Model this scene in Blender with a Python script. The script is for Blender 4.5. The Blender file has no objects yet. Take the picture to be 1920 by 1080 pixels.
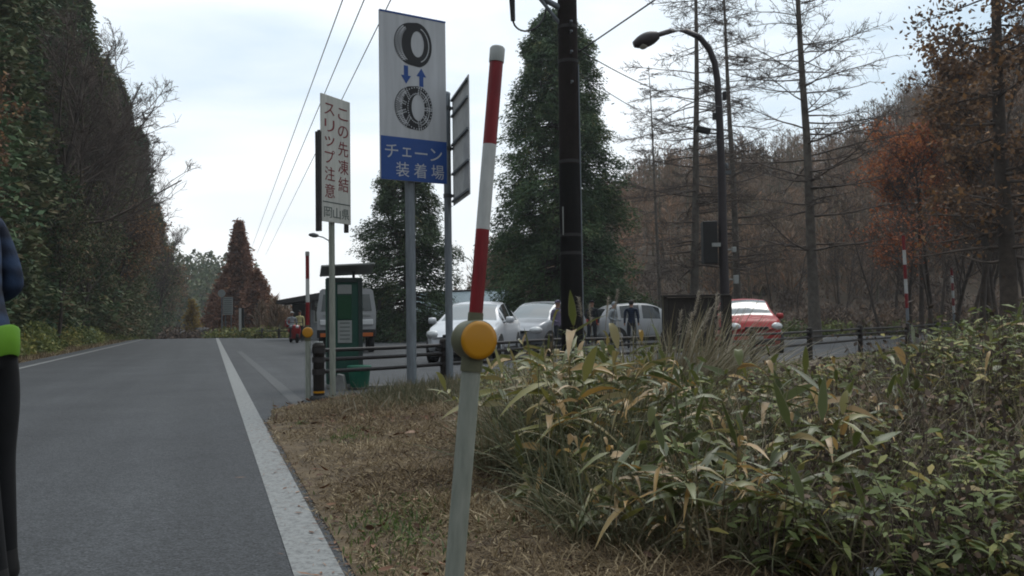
import bpy, bmesh, math
import numpy as np
from mathutils import Vector, Matrix, Euler

sc = bpy.context.scene
COL = sc.collection
R = math.radians
rng = np.random.default_rng(7)

# ------------------------------------------------------------------ camera
F = 1663.0
PITCH, ROLL = R(2.03), R(0.8)
CAM = np.array([0.0, 0.0, 1.0])
fwd = np.array([0, math.cos(PITCH), math.sin(PITCH)])
up0 = np.array([0, -math.sin(PITCH), math.cos(PITCH)])
rt0 = np.array([1.0, 0, 0])
rt = rt0 * math.cos(ROLL) - up0 * math.sin(ROLL)
upv = up0 * math.cos(ROLL) + rt0 * math.sin(ROLL)
cd = bpy.data.cameras.new('camera')
cam = bpy.data.objects.new('camera', cd)
COL.objects.link(cam)
M = Matrix(((rt[0], upv[0], -fwd[0], CAM[0]), (rt[1], upv[1], -fwd[1], CAM[1]),
            (rt[2], upv[2], -fwd[2], CAM[2]), (0, 0, 0, 1)))
cam.matrix_world = M
cd.sensor_width = 36
cd.lens = F / 1920 * 36
cd.clip_start = 0.05
cd.clip_end = 3000
sc.camera = cam

# ------------------------------------------------------------------ sky, sun, exposure
SUN_EL, SUN_AZ = R(58), R(30)          # azimuth clockwise from +Y: ahead, to the right
w = bpy.data.worlds.new('World')
sc.world = w
w.use_nodes = True
nt = w.node_tree
nt.nodes.clear()
N = nt.nodes.new
L = nt.links.new
out = N('ShaderNodeOutputWorld')
bg = N('ShaderNodeBackground')
L(bg.outputs[0], out.inputs[0])
sky = N('ShaderNodeTexSky')
sky.sky_type = 'NISHITA'
sky.sun_disc = False
sky.sun_elevation = SUN_EL
sky.sun_rotation = SUN_AZ
sky.air_density = 1.2
sky.dust_density = 2.0
sk = N('ShaderNodeVectorMath'); sk.operation = 'SCALE'; sk.inputs['Scale'].default_value = 0.10
L(sky.outputs[0], sk.inputs[0])
tc = N('ShaderNodeTexCoord')
sep = N('ShaderNodeSeparateXYZ'); L(tc.outputs['Generated'], sep.inputs[0])
mp = N('ShaderNodeMapping'); mp.inputs['Scale'].default_value = (0.9, 0.9, 3.6); mp.inputs['Rotation'].default_value = (0, R(14), 0)
L(tc.outputs['Generated'], mp.inputs[0])
n1 = N('ShaderNodeTexNoise'); n1.inputs['Scale'].default_value = 2.3; n1.inputs['Detail'].default_value = 7; n1.inputs['Roughness'].default_value = 0.5; n1.inputs['Distortion'].default_value = 0.25
L(mp.outputs[0], n1.inputs['Vector'])
cr = N('ShaderNodeValToRGB')
el = cr.color_ramp.elements
el[0].position = 0.34; el[0].color = (0.69, 0.87, 1.02, 1)
el[1].position = 0.62; el[1].color = (1.25, 1.29, 1.32, 1)
e = cr.color_ramp.elements.new(0.49); e.color = (0.99, 1.10, 1.18, 1)
L(n1.outputs['Fac'], cr.inputs[0])
# overcast brightens low in front of the camera, and is duller behind it
m1 = N('ShaderNodeMapRange'); m1.inputs[1].default_value = -0.9; m1.inputs[2].default_value = 0.75; m1.inputs[3].default_value = 0.45; m1.inputs[4].default_value = 1.0
L(sep.outputs['Y'], m1.inputs[0])
m2 = N('ShaderNodeMapRange'); m2.inputs[1].default_value = 0.0; m2.inputs[2].default_value = 0.22; m2.inputs[3].default_value = 1.0; m2.inputs[4].default_value = 0.0
L(sep.outputs['Z'], m2.inputs[0])
mixw = N('ShaderNodeMixRGB'); mixw.inputs[2].default_value = (1.22, 1.24, 1.25, 1)
L(m2.outputs[0], mixw.inputs[0]); L(cr.outputs[0], mixw.inputs[1])
sc1 = N('ShaderNodeVectorMath'); sc1.operation = 'SCALE'
L(mixw.outputs[0], sc1.inputs[0]); L(m1.outputs[0], sc1.inputs['Scale'])
m3 = N('ShaderNodeMapRange'); m3.interpolation_type = 'SMOOTHSTEP'; m3.inputs[1].default_value = 0.40; m3.inputs[2].default_value = 0.85; m3.inputs[3].default_value = 1.0; m3.inputs[4].default_value = 1.9
L(sep.outputs['Z'], m3.inputs[0])
sc2 = N('ShaderNodeVectorMath'); sc2.operation = 'SCALE'
L(sc1.outputs[0], sc2.inputs[0]); L(m3.outputs[0], sc2.inputs['Scale'])
mx = N('ShaderNodeMixRGB'); mx.inputs[0].default_value = 0.88
L(sk.outputs[0], mx.inputs[1]); L(sc2.outputs[0], mx.inputs[2])
L(mx.outputs[0], bg.inputs[0])
bg.inputs[1].default_value = 1.0

sd = bpy.data.lights.new('sun', 'SUN')
sd.energy = 1.3; sd.angle = R(22); sd.color = (1.0, 0.96, 0.9)
so = bpy.data.objects.new('sun', sd); COL.objects.link(so)
sdir = Vector((math.sin(SUN_AZ) * math.cos(SUN_EL), math.cos(SUN_AZ) * math.cos(SUN_EL), math.sin(SUN_EL)))
so.rotation_euler = sdir.to_track_quat('Z', 'Y').to_euler()

sc.view_settings.view_transform = 'Standard'
sc.view_settings.look = 'None'
sc.view_settings.exposure = 0.0
sc.view_settings.gamma = 1.0
sc.cycles.use_denoising = True
sc.cycles.max_bounces = 6
sc.cycles.diffuse_bounces = 3
sc.cycles.transparent_max_bounces = 8
sc.cycles.caustics_reflective = False
sc.cycles.caustics_refractive = False
sc.cycles.filter_width = 1.9

# ------------------------------------------------------------------ places
def ray(px, py):
    return fwd + (px - 960) / F * rt - (py - 540) / F * upv
def P(px, py, D):
    return CAM + ray(px, py) * D
def G(px, py, z=0.0):
    r = ray(px, py)
    return CAM + r * ((z - CAM[2]) / r[2])
def GD(px, D, z=0.0):
    """the ground point under picture column px (near the horizon) at depth D"""
    p = CAM + ray(px, 600) * D
    return np.array([p[0], p[1], z])
RA = math.atan((960 - 395) / F)
rd = np.array([-math.sin(RA), math.cos(RA), 0])
rn = np.array([math.cos(RA), math.sin(RA), 0])
def RD(o, s, z=0.0):
    """road frame: o metres right of the camera, s metres along the road"""
    return rn * o + rd * s + np.array([0, 0, z])

# ------------------------------------------------------------------ mesh building
class MB:
    def __init__(s):
        s.v = []; s.l = []; s.n = []; s.m = []; s.var = []; s.sm = []; s.ed = []; s.c = 0
    def add(s, V, loops, sizes, mat=0, var=0.5, smooth=False, ed=0.0):
        V = np.asarray(V, float).reshape(-1, 3)
        loops = np.asarray(loops, int).ravel(); sizes = np.asarray(sizes, int).ravel()
        s.v.append(V); s.l.append(loops + s.c); s.n.append(sizes)
        s.m.append(np.broadcast_to(np.asarray(mat, int), sizes.shape))
        s.sm.append(np.full(len(sizes), smooth))
        s.var.append(np.broadcast_to(np.asarray(var, float), (len(V),)))
        s.ed.append(np.broadcast_to(np.asarray(ed, float), (len(V),)))
        s.c += len(V)
        return s
    def quads(s, Q, var=0.5, mat=0, smooth=False):
        Q = np.asarray(Q, float); n = len(Q)
        v = np.repeat(np.broadcast_to(var, (n,)), 4)
        return s.add(Q.reshape(-1, 3), np.arange(4 * n), np.full(n, 4), mat, v, smooth)
    def poly(s, pts, mat=0, var=0.5):
        return s.add(pts, np.arange(len(pts)), [len(pts)], mat, var)
    def grid(s, A, mat=0, var=0.5, smooth=True, closed=False, ed=0.0):
        A = np.asarray(A, float); a, b = A.shape[:2]
        i = np.arange(a - 1)[:, None]
        jn = b if closed else b - 1
        j = np.arange(jn)[None, :]
        j2 = (j + 1) % b
        q = np.stack([i * b + j, (i + 1) * b + j, (i + 1) * b + j2, i * b + j2], -1).reshape(-1, 4)
        return s.add(A.reshape(-1, 3), q, np.full(len(q), 4), mat, var, smooth, ed)
    def tube(s, pts, rad, n=10, mat=0, var=0.5, cap=True, smooth=True):
        pts = np.asarray(pts, float); k = len(pts)
        rad = np.broadcast_to(np.asarray(rad, float), (k,))
        t = np.gradient(pts, axis=0); t /= np.linalg.norm(t, axis=1)[:, None] + 1e-12
        ref = np.array([0, 0, 1.0]) if abs(t[0][2]) < 0.9 else np.array([1.0, 0, 0])
        A = np.zeros((k, n, 3)); ang = np.linspace(0, 2 * np.pi, n, endpoint=False)
        for i in range(k):
            x = np.cross(ref, t[i]); x /= np.linalg.norm(x) + 1e-12
            y = np.cross(t[i], x)
            A[i] = pts[i] + rad[i] * (np.cos(ang)[:, None] * x + np.sin(ang)[:, None] * y)
        s.grid(A, mat, var, smooth, closed=True)
        if cap:
            s.poly(A[0], mat, var); s.poly(A[-1][::-1], mat, var)
        return s
    def box(s, c, size, rot=None, mat=0, var=0.5):
        h = np.asarray(size, float) / 2
        V = np.array([[x, y, z] for x in (-1, 1) for y in (-1, 1) for z in (-1, 1)]) * h
        if rot is not None: V = V @ np.array(rot).T
        V = V + np.asarray(c, float)
        return s.add(V, [0, 1, 3, 2, 4, 6, 7, 5, 0, 4, 5, 1, 2, 3, 7, 6, 0, 2, 6, 4, 1, 5, 7, 3], [4] * 6, mat, var)
    def prism(s, outline, y0, y1, mat=0):
        """outline in (x,z), extruded along y"""
        o = np.asarray(outline, float); n = len(o)
        a = np.stack([o[:, 0], np.full(n, y0), o[:, 1]], 1); b = np.stack([o[:, 0], np.full(n, y1), o[:, 1]], 1)
        s.poly(a, mat); s.poly(b[::-1], mat)
        for i in range(n):
            j = (i + 1) % n
            s.poly([a[j], a[i], b[i], b[j]], mat)
        return s
    def lathe(s, prof, c=(0, 0, 0), axis='z', n=24, mat=0, smooth=True):
        prof = np.asarray(prof, float); ang = np.linspace(0, 2 * np.pi, n, endpoint=False)
        A = np.zeros((len(prof), n, 3))
        for i, (r, h) in enumerate(prof):
            a = np.stack([r * np.cos(ang), r * np.sin(ang), np.full(n, h)], 1)
            if axis == 'y': a = a[:, [0, 2, 1]]
            if axis == 'x': a = a[:, [2, 0, 1]]
            A[i] = a + np.asarray(c)
        s.grid(A, mat, 0.5, smooth, closed=True)
        s.poly(A[0], mat); s.poly(A[-1][::-1], mat)
        return s
    def tubes(s, PP, RR, n=3, mat=0, var=0.5):
        """many polylines at once: PP (N,K,3), RR (N,K)"""
        PP = np.asarray(PP, float); Nn, K = PP.shape[:2]
        if Nn == 0: return s
        d = PP[:, -1] - PP[:, 0]; d /= np.linalg.norm(d, axis=1)[:, None] + 1e-9
        ref = np.where(np.abs(d[:, 2:3]) < 0.9, np.array([[0, 0, 1.0]]), np.array([[1.0, 0, 0]]))
        x = np.cross(ref, d); x /= np.linalg.norm(x, axis=1)[:, None] + 1e-9
        y = np.cross(d, x)
        ang = np.linspace(0, 2 * np.pi, n, endpoint=False)
        off = np.cos(ang)[None, :, None] * x[:, None] + np.sin(ang)[None, :, None] * y[:, None]
        V = PP[:, :, None] + RR[:, :, None, None] * off[:, None]
        base = (np.arange(Nn) * K * n)[:, None, None]
        k = np.arange(K - 1)[None, :, None] * n; j = np.arange(n)[None, None, :]; j2 = (j + 1) % n
        q = np.stack([base + k + j, base + k + j2, base + k + n + j2, base + k + n + j], -1).reshape(-1, 4)
        vv = np.repeat(np.broadcast_to(var, (Nn,)), K * n)
        return s.add(V.reshape(-1, 3), q, np.full(len(q), 4), mat, vv, True)
    def blades(s, p, d, Ln, W, droop, K=3, mat=0, var=0.5, wide=0.35, three=False, side=None, tipw=0.05):
        """arching strips: p,d (N,3); Ln,W,droop (N,)"""
        p = np.asarray(p, float); n = len(p)
        if n == 0: return s
        d = np.asarray(d, float); d = d / (np.linalg.norm(d, axis=1)[:, None] + 1e-9)
        Ln = np.broadcast_to(Ln, (n,)); W = np.broadcast_to(W, (n,)); droop = np.broadcast_to(droop, (n,))
        if side is None:
            side = np.cross(d, rng.normal(size=(n, 3)) * 0.45 + [0, 0, 1]); 
        side = side / (np.linalg.norm(side, axis=1)[:, None] + 1e-9)
        t = np.linspace(0, 1, K + 1)
        sp = p[:, None] + d[:, None] * (Ln[:, None] * t)[..., None]
        sp[..., 2] -= (droop * Ln)[:, None] * t ** 2
        prof = np.where(t < wide, 0.25 + 0.75 * t / wide, tipw + (1 - tipw) * ((1 - t) / (1 - wide)) ** 0.8)
        hw = 0.5 * W[:, None] * prof
        l = sp - side[:, None] * hw[..., None]; r = sp + side[:, None] * hw[..., None]
        if three:
            c = sp.copy(); c[..., 2] -= hw * 0.35
            A = np.stack([l, c, r], 2); m = 3; ed = np.tile(np.array([1.0, 0, 1.0]), n * (K + 1))
        else:
            A = np.stack([l, r], 2); m = 2; ed = 0.0
        base = (np.arange(n) * (K + 1) * m)[:, None, None]
        k = np.arange(K)[None, :, None] * m; j = np.arange(m - 1)[None, None, :]
        q = np.stack([base + k + j, base + k + j + 1, base + k + m + j + 1, base + k + m + j], -1).reshape(-1, 4)
        vv = np.repeat(np.broadcast_to(var, (n,)), (K + 1) * m)
        return s.add(A.reshape(-1, 3), q, np.full(len(q), 4), mat, vv, True, ed)
    def leaves(s, p, size, asp=0.5, var=0.5, mat=0, up=0.6, d=None):
        """diamond leaf faces"""
        n = len(p)
        if n == 0: return s
        if d is None: d = rng.normal(size=(n, 3))
        d = d / (np.linalg.norm(d, axis=1)[:, None] + 1e-9)
        nn = rng.normal(size=(n, 3)) * (1 - up) + np.array([0, 0, up])
        sd_ = np.cross(d, nn); sd_ /= np.linalg.norm(sd_, axis=1)[:, None] + 1e-9
        size = np.broadcast_to(size, (n,))[:, None]
        Q = np.stack([p - d * size * .5, p + sd_ * size * asp * .5, p + d * size * .5, p - sd_ * size * asp * .5], 1)
        return s.quads(Q, var, mat)
    def mesh(s, name, mats):
        me = bpy.data.meshes.new(name)
        V = np.concatenate(s.v); Lp = np.concatenate(s.l); n = np.concatenate(s.n)
        me.vertices.add(len(V)); me.vertices.foreach_set('co', V.ravel())
        me.loops.add(len(Lp)); me.loops.foreach_set('vertex_index', Lp.astype(np.int32))
        me.polygons.add(len(n))
        st = np.concatenate([[0], np.cumsum(n)[:-1]])
        me.polygons.foreach_set('loop_start', st.astype(np.int32))
        me.polygons.foreach_set('loop_total', n.astype(np.int32))
        me.polygons.foreach_set('material_index', np.concatenate(s.m).astype(np.int32))
        me.polygons.foreach_set('use_smooth', np.concatenate(s.sm))
        a = me.attributes.new('var', 'FLOAT', 'POINT'); a.data.foreach_set('value', np.concatenate(s.var).astype(np.float32))
        a = me.attributes.new('edge_tone', 'FLOAT', 'POINT'); a.data.foreach_set('value', np.concatenate(s.ed).astype(np.float32))
        for m in (mats if isinstance(mats, (list, tuple)) else [mats]): me.materials.append(m)
        me.update(calc_edges=True)
        me.validate()
        return me
    def build(s, name, mats, parent=None, mw=None, bevel=0, seg=2, **kw):
        o = bpy.data.objects.new(name, s.mesh(name, mats)); COL.objects.link(o)
        if parent: o.parent = parent
        if mw is not None:
            o.matrix_local = mw
        if bevel:
            b = o.modifiers.new('bevel', 'BEVEL'); b.width = bevel; b.segments = seg; b.limit_method = 'ANGLE'; b.angle_limit = R(40)
            b.harden_normals = False
        for k, v in kw.items(): o[k] = v
        return o

def tag(o, label=None, category=None, group=None, kind=None):
    if label: o['label'] = label
    if category: o['category'] = category
    if group: o['group'] = group
    if kind: o['kind'] = kind
    return o
def thing(name, label, category, loc=(0, 0, 0), rz=0.0, group=None):
    o = bpy.data.objects.new(name, None); COL.objects.link(o)
    o.empty_display_size = 0.1
    o.location = [float(x) for x in loc]; o.rotation_euler = (0, 0, rz)
    return tag(o, label, category, group)
def dup(root, loc, rz=0.0, scale=1.0, label=None, group=None):
    def cp(o, par):
        c = o.copy(); COL.objects.link(c)
        if par is not None: c.parent = par
        for ch in [x for x in KIDS.get(o.name, [])]: cp(ch, c)
        return c
    c = cp(root, None)
    c.location = [float(x) for x in loc]; c.rotation_euler = (0, 0, rz); c.scale = (scale,) * 3
    if label: c['label'] = label
    if group: c['group'] = group
    return c
KIDS = {}
def note_kids(root):
    for o in COL.objects:
        if o.parent: KIDS.setdefault(o.parent.name, [])
    for o in root.children_recursive:
        if o not in KIDS.setdefault(o.parent.name, []): KIDS[o.parent.name].append(o)
    return root

# ------------------------------------------------------------------ materials
def mat(name, col, rough=0.7, metal=0.0, noise=0.15, scale=8.0, spec=0.3, bump=0.0, bscale=60.0, col2=None, stretch=None):
    m = bpy.data.materials.new(name); m.use_nodes = True
    nt = m.node_tree; b = nt.nodes['Principled BSDF']
    b.inputs['Roughness'].default_value = rough; b.inputs['Metallic'].default_value = metal
    b.inputs['Specular IOR Level'].default_value = spec
    if noise > 0 or col2:
        t = nt.nodes.new('ShaderNodeTexCoord'); n = nt.nodes.new('ShaderNodeTexNoise')
        n.inputs['Scale'].default_value = scale; n.inputs['Detail'].default_value = 6; n.inputs['Roughness'].default_value = 0.65
        if stretch:
            q = nt.nodes.new('ShaderNodeMapping'); q.inputs['Scale'].default_value = stretch
            nt.links.new(t.outputs['Object'], q.inputs[0]); nt.links.new(q.outputs[0], n.inputs['Vector'])
        else:
            nt.links.new(t.outputs['Object'], n.inputs['Vector'])
        r = nt.nodes.new('ShaderNodeValToRGB'); e = r.color_ramp.elements
        e[0].position = 0.3; e[1].position = 0.7
        c2 = col2 or tuple(min(1, c * (1 + noise)) for c in col)
        c1 = col if col2 else tuple(c * (1 - noise) for c in col)
        e[0].color = (*c1, 1); e[1].color = (*c2, 1)
        nt.links.new(n.outputs['Fac'], r.inputs[0]); nt.links.new(r.outputs[0], b.inputs['Base Color'])
    else:
        b.inputs['Base Color'].default_value = (*col, 1)
    if bump > 0:
        t = nt.nodes.new('ShaderNodeTexCoord'); n = nt.nodes.new('ShaderNodeTexNoise'); n.inputs['Scale'].default_value = bscale; n.inputs['Detail'].default_value = 4
        nt.links.new(t.outputs['Object'], n.inputs['Vector'])
        bp = nt.nodes.new('ShaderNodeBump'); bp.inputs['Strength'].default_value = bump; bp.inputs['Distance'].default_value = 0.02
        nt.links.new(n.outputs['Fac'], bp.inputs['Height']); nt.links.new(bp.outputs[0], b.inputs['Normal'])
    return m
def foliage(name, cols, trans=0.25, rough=0.6, margin=None, spec=0.25, gain=1.0):
    """leaf colours by a per-leaf random value; cols = [(pos, rgb)...]"""
    m = bpy.data.materials.new(name); m.use_nodes = True
    nt = m.node_tree; b = nt.nodes['Principled BSDF']; o = nt.nodes['Material Output']
    b.inputs['Roughness'].default_value = rough; b.inputs['Specular IOR Level'].default_value = spec
    a = nt.nodes.new('ShaderNodeAttribute'); a.attribute_name = 'var'
    r = nt.nodes.new('ShaderNodeValToRGB')
    while len(r.color_ramp.elements) < len(cols): r.color_ramp.elements.new(0.5)
    for e, (p, c) in zip(r.color_ramp.elements, cols): e.position = p; e.color = (*[x * gain for x in c], 1)
    nt.links.new(a.outputs['Fac'], r.inputs[0])
    colr = r.outputs[0]
    oi = nt.nodes.new('ShaderNodeObjectInfo'); mr = nt.nodes.new('ShaderNodeMapRange'); mr.inputs[3].default_value = 0.82; mr.inputs[4].default_value = 1.18
    nt.links.new(oi.outputs['Random'], mr.inputs[0])
    vm = nt.nodes.new('ShaderNodeVectorMath'); vm.operation = 'SCALE'; nt.links.new(colr, vm.inputs[0]); nt.links.new(mr.outputs[0], vm.inputs['Scale'])
    colr = vm.outputs[0]
    if margin:
        a2 = nt.nodes.new('ShaderNodeAttribute'); a2.attribute_name = 'edge_tone'
        m2 = nt.nodes.new('ShaderNodeMapRange'); m2.inputs[1].default_value = 0.78; m2.inputs[2].default_value = 1.0; m2.inputs[4].default_value = 0.75
        nt.links.new(a2.outputs['Fac'], m2.inputs[0])
        mm = nt.nodes.new('ShaderNodeMixRGB'); mm.inputs[2].default_value = (*margin, 1)
        nt.links.new(m2.outputs[0], mm.inputs[0]); nt.links.new(colr, mm.inputs[1]); colr = mm.outputs[0]
    nt.links.new(colr, b.inputs['Base Color'])
    if trans > 0:
        t = nt.nodes.new('ShaderNodeBsdfTranslucent'); nt.links.new(colr, t.inputs[0])
        ms = nt.nodes.new('ShaderNodeMixShader'); ms.inputs[0].default_value = trans
        nt.links.new(b.outputs[0], ms.inputs[1]); nt.links.new(t.outputs[0], ms.inputs[2]); nt.links.new(ms.outputs[0], o.inputs[0])
    return m

def asphalt_material():
    m = bpy.data.materials.new('asphalt'); m.use_nodes = True
    nt = m.node_tree; b = nt.nodes['Principled BSDF']; N = nt.nodes.new; L = nt.links.new
    t = N('ShaderNodeTexCoord')
    f = N('ShaderNodeTexNoise'); f.inputs['Scale'].default_value = 90; f.inputs['Detail'].default_value = 3
    g = N('ShaderNodeTexNoise'); g.inputs['Scale'].default_value = 0.7; g.inputs['Detail'].default_value = 9; g.inputs['Roughness'].default_value = 0.62
    v = N('ShaderNodeTexVoronoi'); v.inputs['Scale'].default_value = 75
    for n in (f, g, v): L(t.outputs['Object'], n.inputs['Vector'])
    r = N('ShaderNodeValToRGB'); e = r.color_ramp.elements
    e[0].position = 0.3; e[0].color = (0.014, 0.0145, 0.0155, 1); e[1].position = 0.72; e[1].color = (0.072, 0.077, 0.083, 1)
    L(f.outputs['Fac'], r.inputs[0])
    r2 = N('ShaderNodeValToRGB'); e = r2.color_ramp.elements
    e[0].position = 0.3; e[0].color = (0.74, 0.74, 0.76, 1); e[1].position = 0.7; e[1].color = (1.15, 1.15, 1.14, 1)
    L(g.outputs['Fac'], r2.inputs[0])
    mm = N('ShaderNodeMixRGB'); mm.blend_type = 'MULTIPLY'; mm.inputs[0].default_value = 1
    L(r.outputs[0], mm.inputs[1]); L(r2.outputs[0], mm.inputs[2])
    mpp = N('ShaderNodeMapping'); mpp.vector_type = 'TEXTURE'; mpp.inputs['Rotation'].default_value = (0, 0, RA); mpp.inputs['Scale'].default_value = (.55, 14, 1)
    L(t.outputs['Object'], mpp.inputs[0])
    tr = N('ShaderNodeTexNoise'); tr.inputs['Scale'].default_value = 1.0; tr.inputs['Detail'].default_value = 5; L(mpp.outputs[0], tr.inputs['Vector'])
    r3 = N('ShaderNodeMapRange'); r3.inputs[1].default_value = .3; r3.inputs[2].default_value = .7; r3.inputs[3].default_value = .8; r3.inputs[4].default_value = 1.16
    L(tr.outputs['Fac'], r3.inputs[0])
    v2 = N('ShaderNodeVectorMath'); v2.operation = 'SCALE'; L(mm.outputs[0], v2.inputs[0]); L(r3.outputs[0], v2.inputs['Scale'])
    vc = N('ShaderNodeTexVoronoi'); vc.inputs['Scale'].default_value = 55; L(t.outputs['Object'], vc.inputs['Vector'])
    sx = N('ShaderNodeSeparateColor'); L(vc.outputs['Color'], sx.inputs[0])
    r4 = N('ShaderNodeMapRange'); r4.inputs[3].default_value = .58; r4.inputs[4].default_value = 1.24; L(sx.outputs[0], r4.inputs[0])
    v3 = N('ShaderNodeVectorMath'); v3.operation = 'SCALE'; L(v2.outputs[0], v3.inputs[0]); L(r4.outputs[0], v3.inputs['Scale'])
    L(v3.outputs[0], b.inputs['Base Color'])
    bp = N('ShaderNodeBump'); bp.inputs['Strength'].default_value = 0.5; bp.inputs['Distance'].default_value = 0.006
    L(v.outputs['Distance'], bp.inputs['Height']); L(bp.outputs[0], b.inputs['Normal'])
    b.inputs['Roughness'].default_value = 0.82; b.inputs['Specular IOR Level'].default_value = 0.35
    return m
def worn_paint():
    m = bpy.data.materials.new('worn_paint'); m.use_nodes = True
    nt = m.node_tree; b = nt.nodes['Principled BSDF']; N = nt.nodes.new; L = nt.links.new
    t = N('ShaderNodeTexCoord')
    n = N('ShaderNodeTexNoise'); n.inputs['Scale'].default_value = 26; n.inputs['Detail'].default_value = 9; n.inputs['Roughness'].default_value = 0.8
    L(t.outputs['Object'], n.inputs['Vector'])
    r = N('ShaderNodeValToRGB'); e = r.color_ramp.elements
    e[0].position = 0.34; e[0].color = (0.06, 0.061, 0.06, 1); e[1].position = 0.54; e[1].color = (0.19, 0.195, 0.19, 1)
    L(n.outputs['Fac'], r.inputs[0]); L(r.outputs[0], b.inputs['Base Color'])
    b.inputs['Roughness'].default_value = 0.8
    return m

A = {}
A['asphalt'] = asphalt_material()
A['paint'] = worn_paint()
A['old_paint'] = mat('faded_paint', (0.05, 0.052, 0.054), 0.85, noise=0, scale=14, col2=(0.085, 0.087, 0.088))
A['soil'] = mat('soil', (0.028, 0.02, 0.013), 0.95, scale=3, col2=(0.075, 0.052, 0.032), bump=0.6, bscale=12)
A['verge'] = mat('dry_verge_soil', (0.04, 0.028, 0.018), 0.95, scale=5, col2=(0.135, 0.098, 0.056), bump=0.8, bscale=25)
A['white'] = mat('aged_white_paint', (0.42, 0.43, 0.42), 0.5, noise=0.16, scale=6, stretch=(6, 6, 1.2))
A['pole_white'] = mat('pole_white', (0.17, 0.185, 0.155), 0.5, noise=0, scale=4, col2=(0.27, 0.28, 0.24), stretch=(9, 9, 1.4))
A['red'] = mat('reflective_red', (0.17, 0.010, 0.014), 0.4, noise=0.3, scale=6, stretch=(6, 6, 1.2))
A['yellow'] = mat('amber_reflector', (0.43, 0.19, 0.003), 0.28, noise=0.06, scale=5, spec=0.5)
A['olive'] = mat('grey_olive_plastic', (0.1, 0.1, 0.06), 0.5, noise=0.1)
A['zinc'] = mat('galvanised_steel', (0.16, 0.18, 0.2), 0.5, 0.25, noise=0.28, scale=3, stretch=(7, 7, 1))
A['zinc_back'] = mat('pale_galvanised_back', (0.46, 0.47, 0.47), 0.65, 0.0, noise=0.15, scale=6)
A['pole_band'] = mat('dull_pole_band', (0.035, 0.034, 0.034), 0.7, noise=0.2, spec=0.15)
A['zinc_dark'] = mat('dull_galvanised_back', (0.085, 0.09, 0.095), 0.6, 0.2, noise=0.15, scale=6)
A['blue'] = mat('sign_blue', (0.012, 0.055, 0.22), 0.4, noise=0.06)
A['sign_white'] = mat('sign_face_white', (0.40, 0.41, 0.43), 0.4, noise=0.14, scale=1.6, stretch=(6, 6, .5))
A['sign_cream'] = mat('sign_face_cream', (0.42, 0.42, 0.39), 0.45, noise=0.2, scale=2, stretch=(8, 8, .6))
A['ink'] = mat('sign_black', (0.012, 0.012, 0.014), 0.5, noise=0)
A['ink_red'] = mat('sign_red', (0.15, 0.014, 0.018), 0.5, noise=0.1)
A['ink_grey'] = mat('sign_grey_green', (0.06, 0.08, 0.075), 0.5, noise=0.1)
A['black'] = mat('black_plastic', (0.014, 0.013, 0.013), 0.55, noise=0.2)
A['dark_wood'] = mat('dark_stained_wood', (0.022, 0.018, 0.016), 0.75, noise=0.3, scale=10)
A['rail'] = mat('dark_rail', (0.024, 0.021, 0.021), 0.55, noise=0.25, scale=10)
A['pole_brown'] = mat('brown_coated_pole', (0.008, 0.0068, 0.0068), 0.75, spec=0.12, noise=0.25, scale=3)
A['lamp_brown'] = mat('dark_brown_paint', (0.030, 0.024, 0.026), 0.5, noise=0.15)
A['glass_lamp'] = mat('lamp_lens', (0.32, 0.32, 0.28), 0.3, noise=0.05)
A['bark'] = mat('bark', (0.03, 0.022, 0.018), 0.95, scale=4, col2=(0.085, 0.066, 0.052), bump=0.5, bscale=20)
A['twig'] = mat('twig_bark', (0.05, 0.038, 0.031), 0.95, scale=2, col2=(0.13, 0.1, 0.082))
A['pale_bark'] = mat('pale_bark', (0.06, 0.05, 0.042), 0.95, scale=4, col2=(0.15, 0.13, 0.11), bump=0.5, bscale=20)
A['rubber'] = mat('rubber', (0.012, 0.012, 0.012), 0.85, noise=0.1)
A['chrome'] = mat('alloy', (0.42, 0.43, 0.44), 0.3, 0.8, noise=0.05)
A['glass'] = mat('dark_glass', (0.015, 0.02, 0.022), 0.06, noise=0, spec=0.7)
A['clear'] = mat('windscreen_glass', (0.10, 0.115, 0.115), 0.12, noise=0, spec=1.0)
A['lens'] = mat('headlamp_lens', (0.55, 0.56, 0.56), 0.15, noise=0, spec=0.7)
A['orange'] = mat('indicator_lens', (0.4, 0.1, 0.02), 0.3, noise=0)
A['tail'] = mat('tail_lens', (0.25, 0.01, 0.01), 0.25, noise=0)
A['kiosk'] = mat('dark_green_paint', (0.015, 0.062, 0.045), 0.5, noise=0.15)
A['kiosk_dark'] = mat('kiosk_frame', (0.028, 0.038, 0.036), 0.55, noise=0.15)
A['panel_green'] = mat('panel_green', (0.006, 0.05, 0.02), 0.4, noise=0.1)
A['panel_grey'] = mat('panel_grey', (0.25, 0.26, 0.25), 0.5, noise=0.1)
A['bin_green'] = mat('bin_green', (0.01, 0.09, 0.055), 0.5, noise=0.12)
A['concrete'] = mat('concrete', (0.14, 0.14, 0.135), 0.9, scale=6, col2=(0.24, 0.24, 0.23))
A['wall_brown'] = mat('house_wall', (0.09, 0.06, 0.055), 0.9, noise=0.2)
A['wall_pale'] = mat('pale_wall', (0.26, 0.27, 0.28), 0.85, noise=0.12)
A['roof_dark'] = mat('dark_roof', (0.055, 0.05, 0.05), 0.8, noise=0.2)
A['steel_white'] = mat('white_car_paint', (0.45, 0.46, 0.48), 0.22, noise=0.02, spec=0.6)
A['car_white'] = mat('solid_white_car_paint', (0.29, 0.295, 0.30), 0.3, noise=0.02, spec=0.5)
A['car_silver'] = mat('silver_car_paint', (0.26, 0.27, 0.285), 0.3, 0.3, noise=0.02, spec=0.5)
A['shaft_brown'] = mat('dark_pole_shaft', (0.016, 0.012, 0.011), 0.85, noise=0.3, scale=5, spec=0.12)
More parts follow.
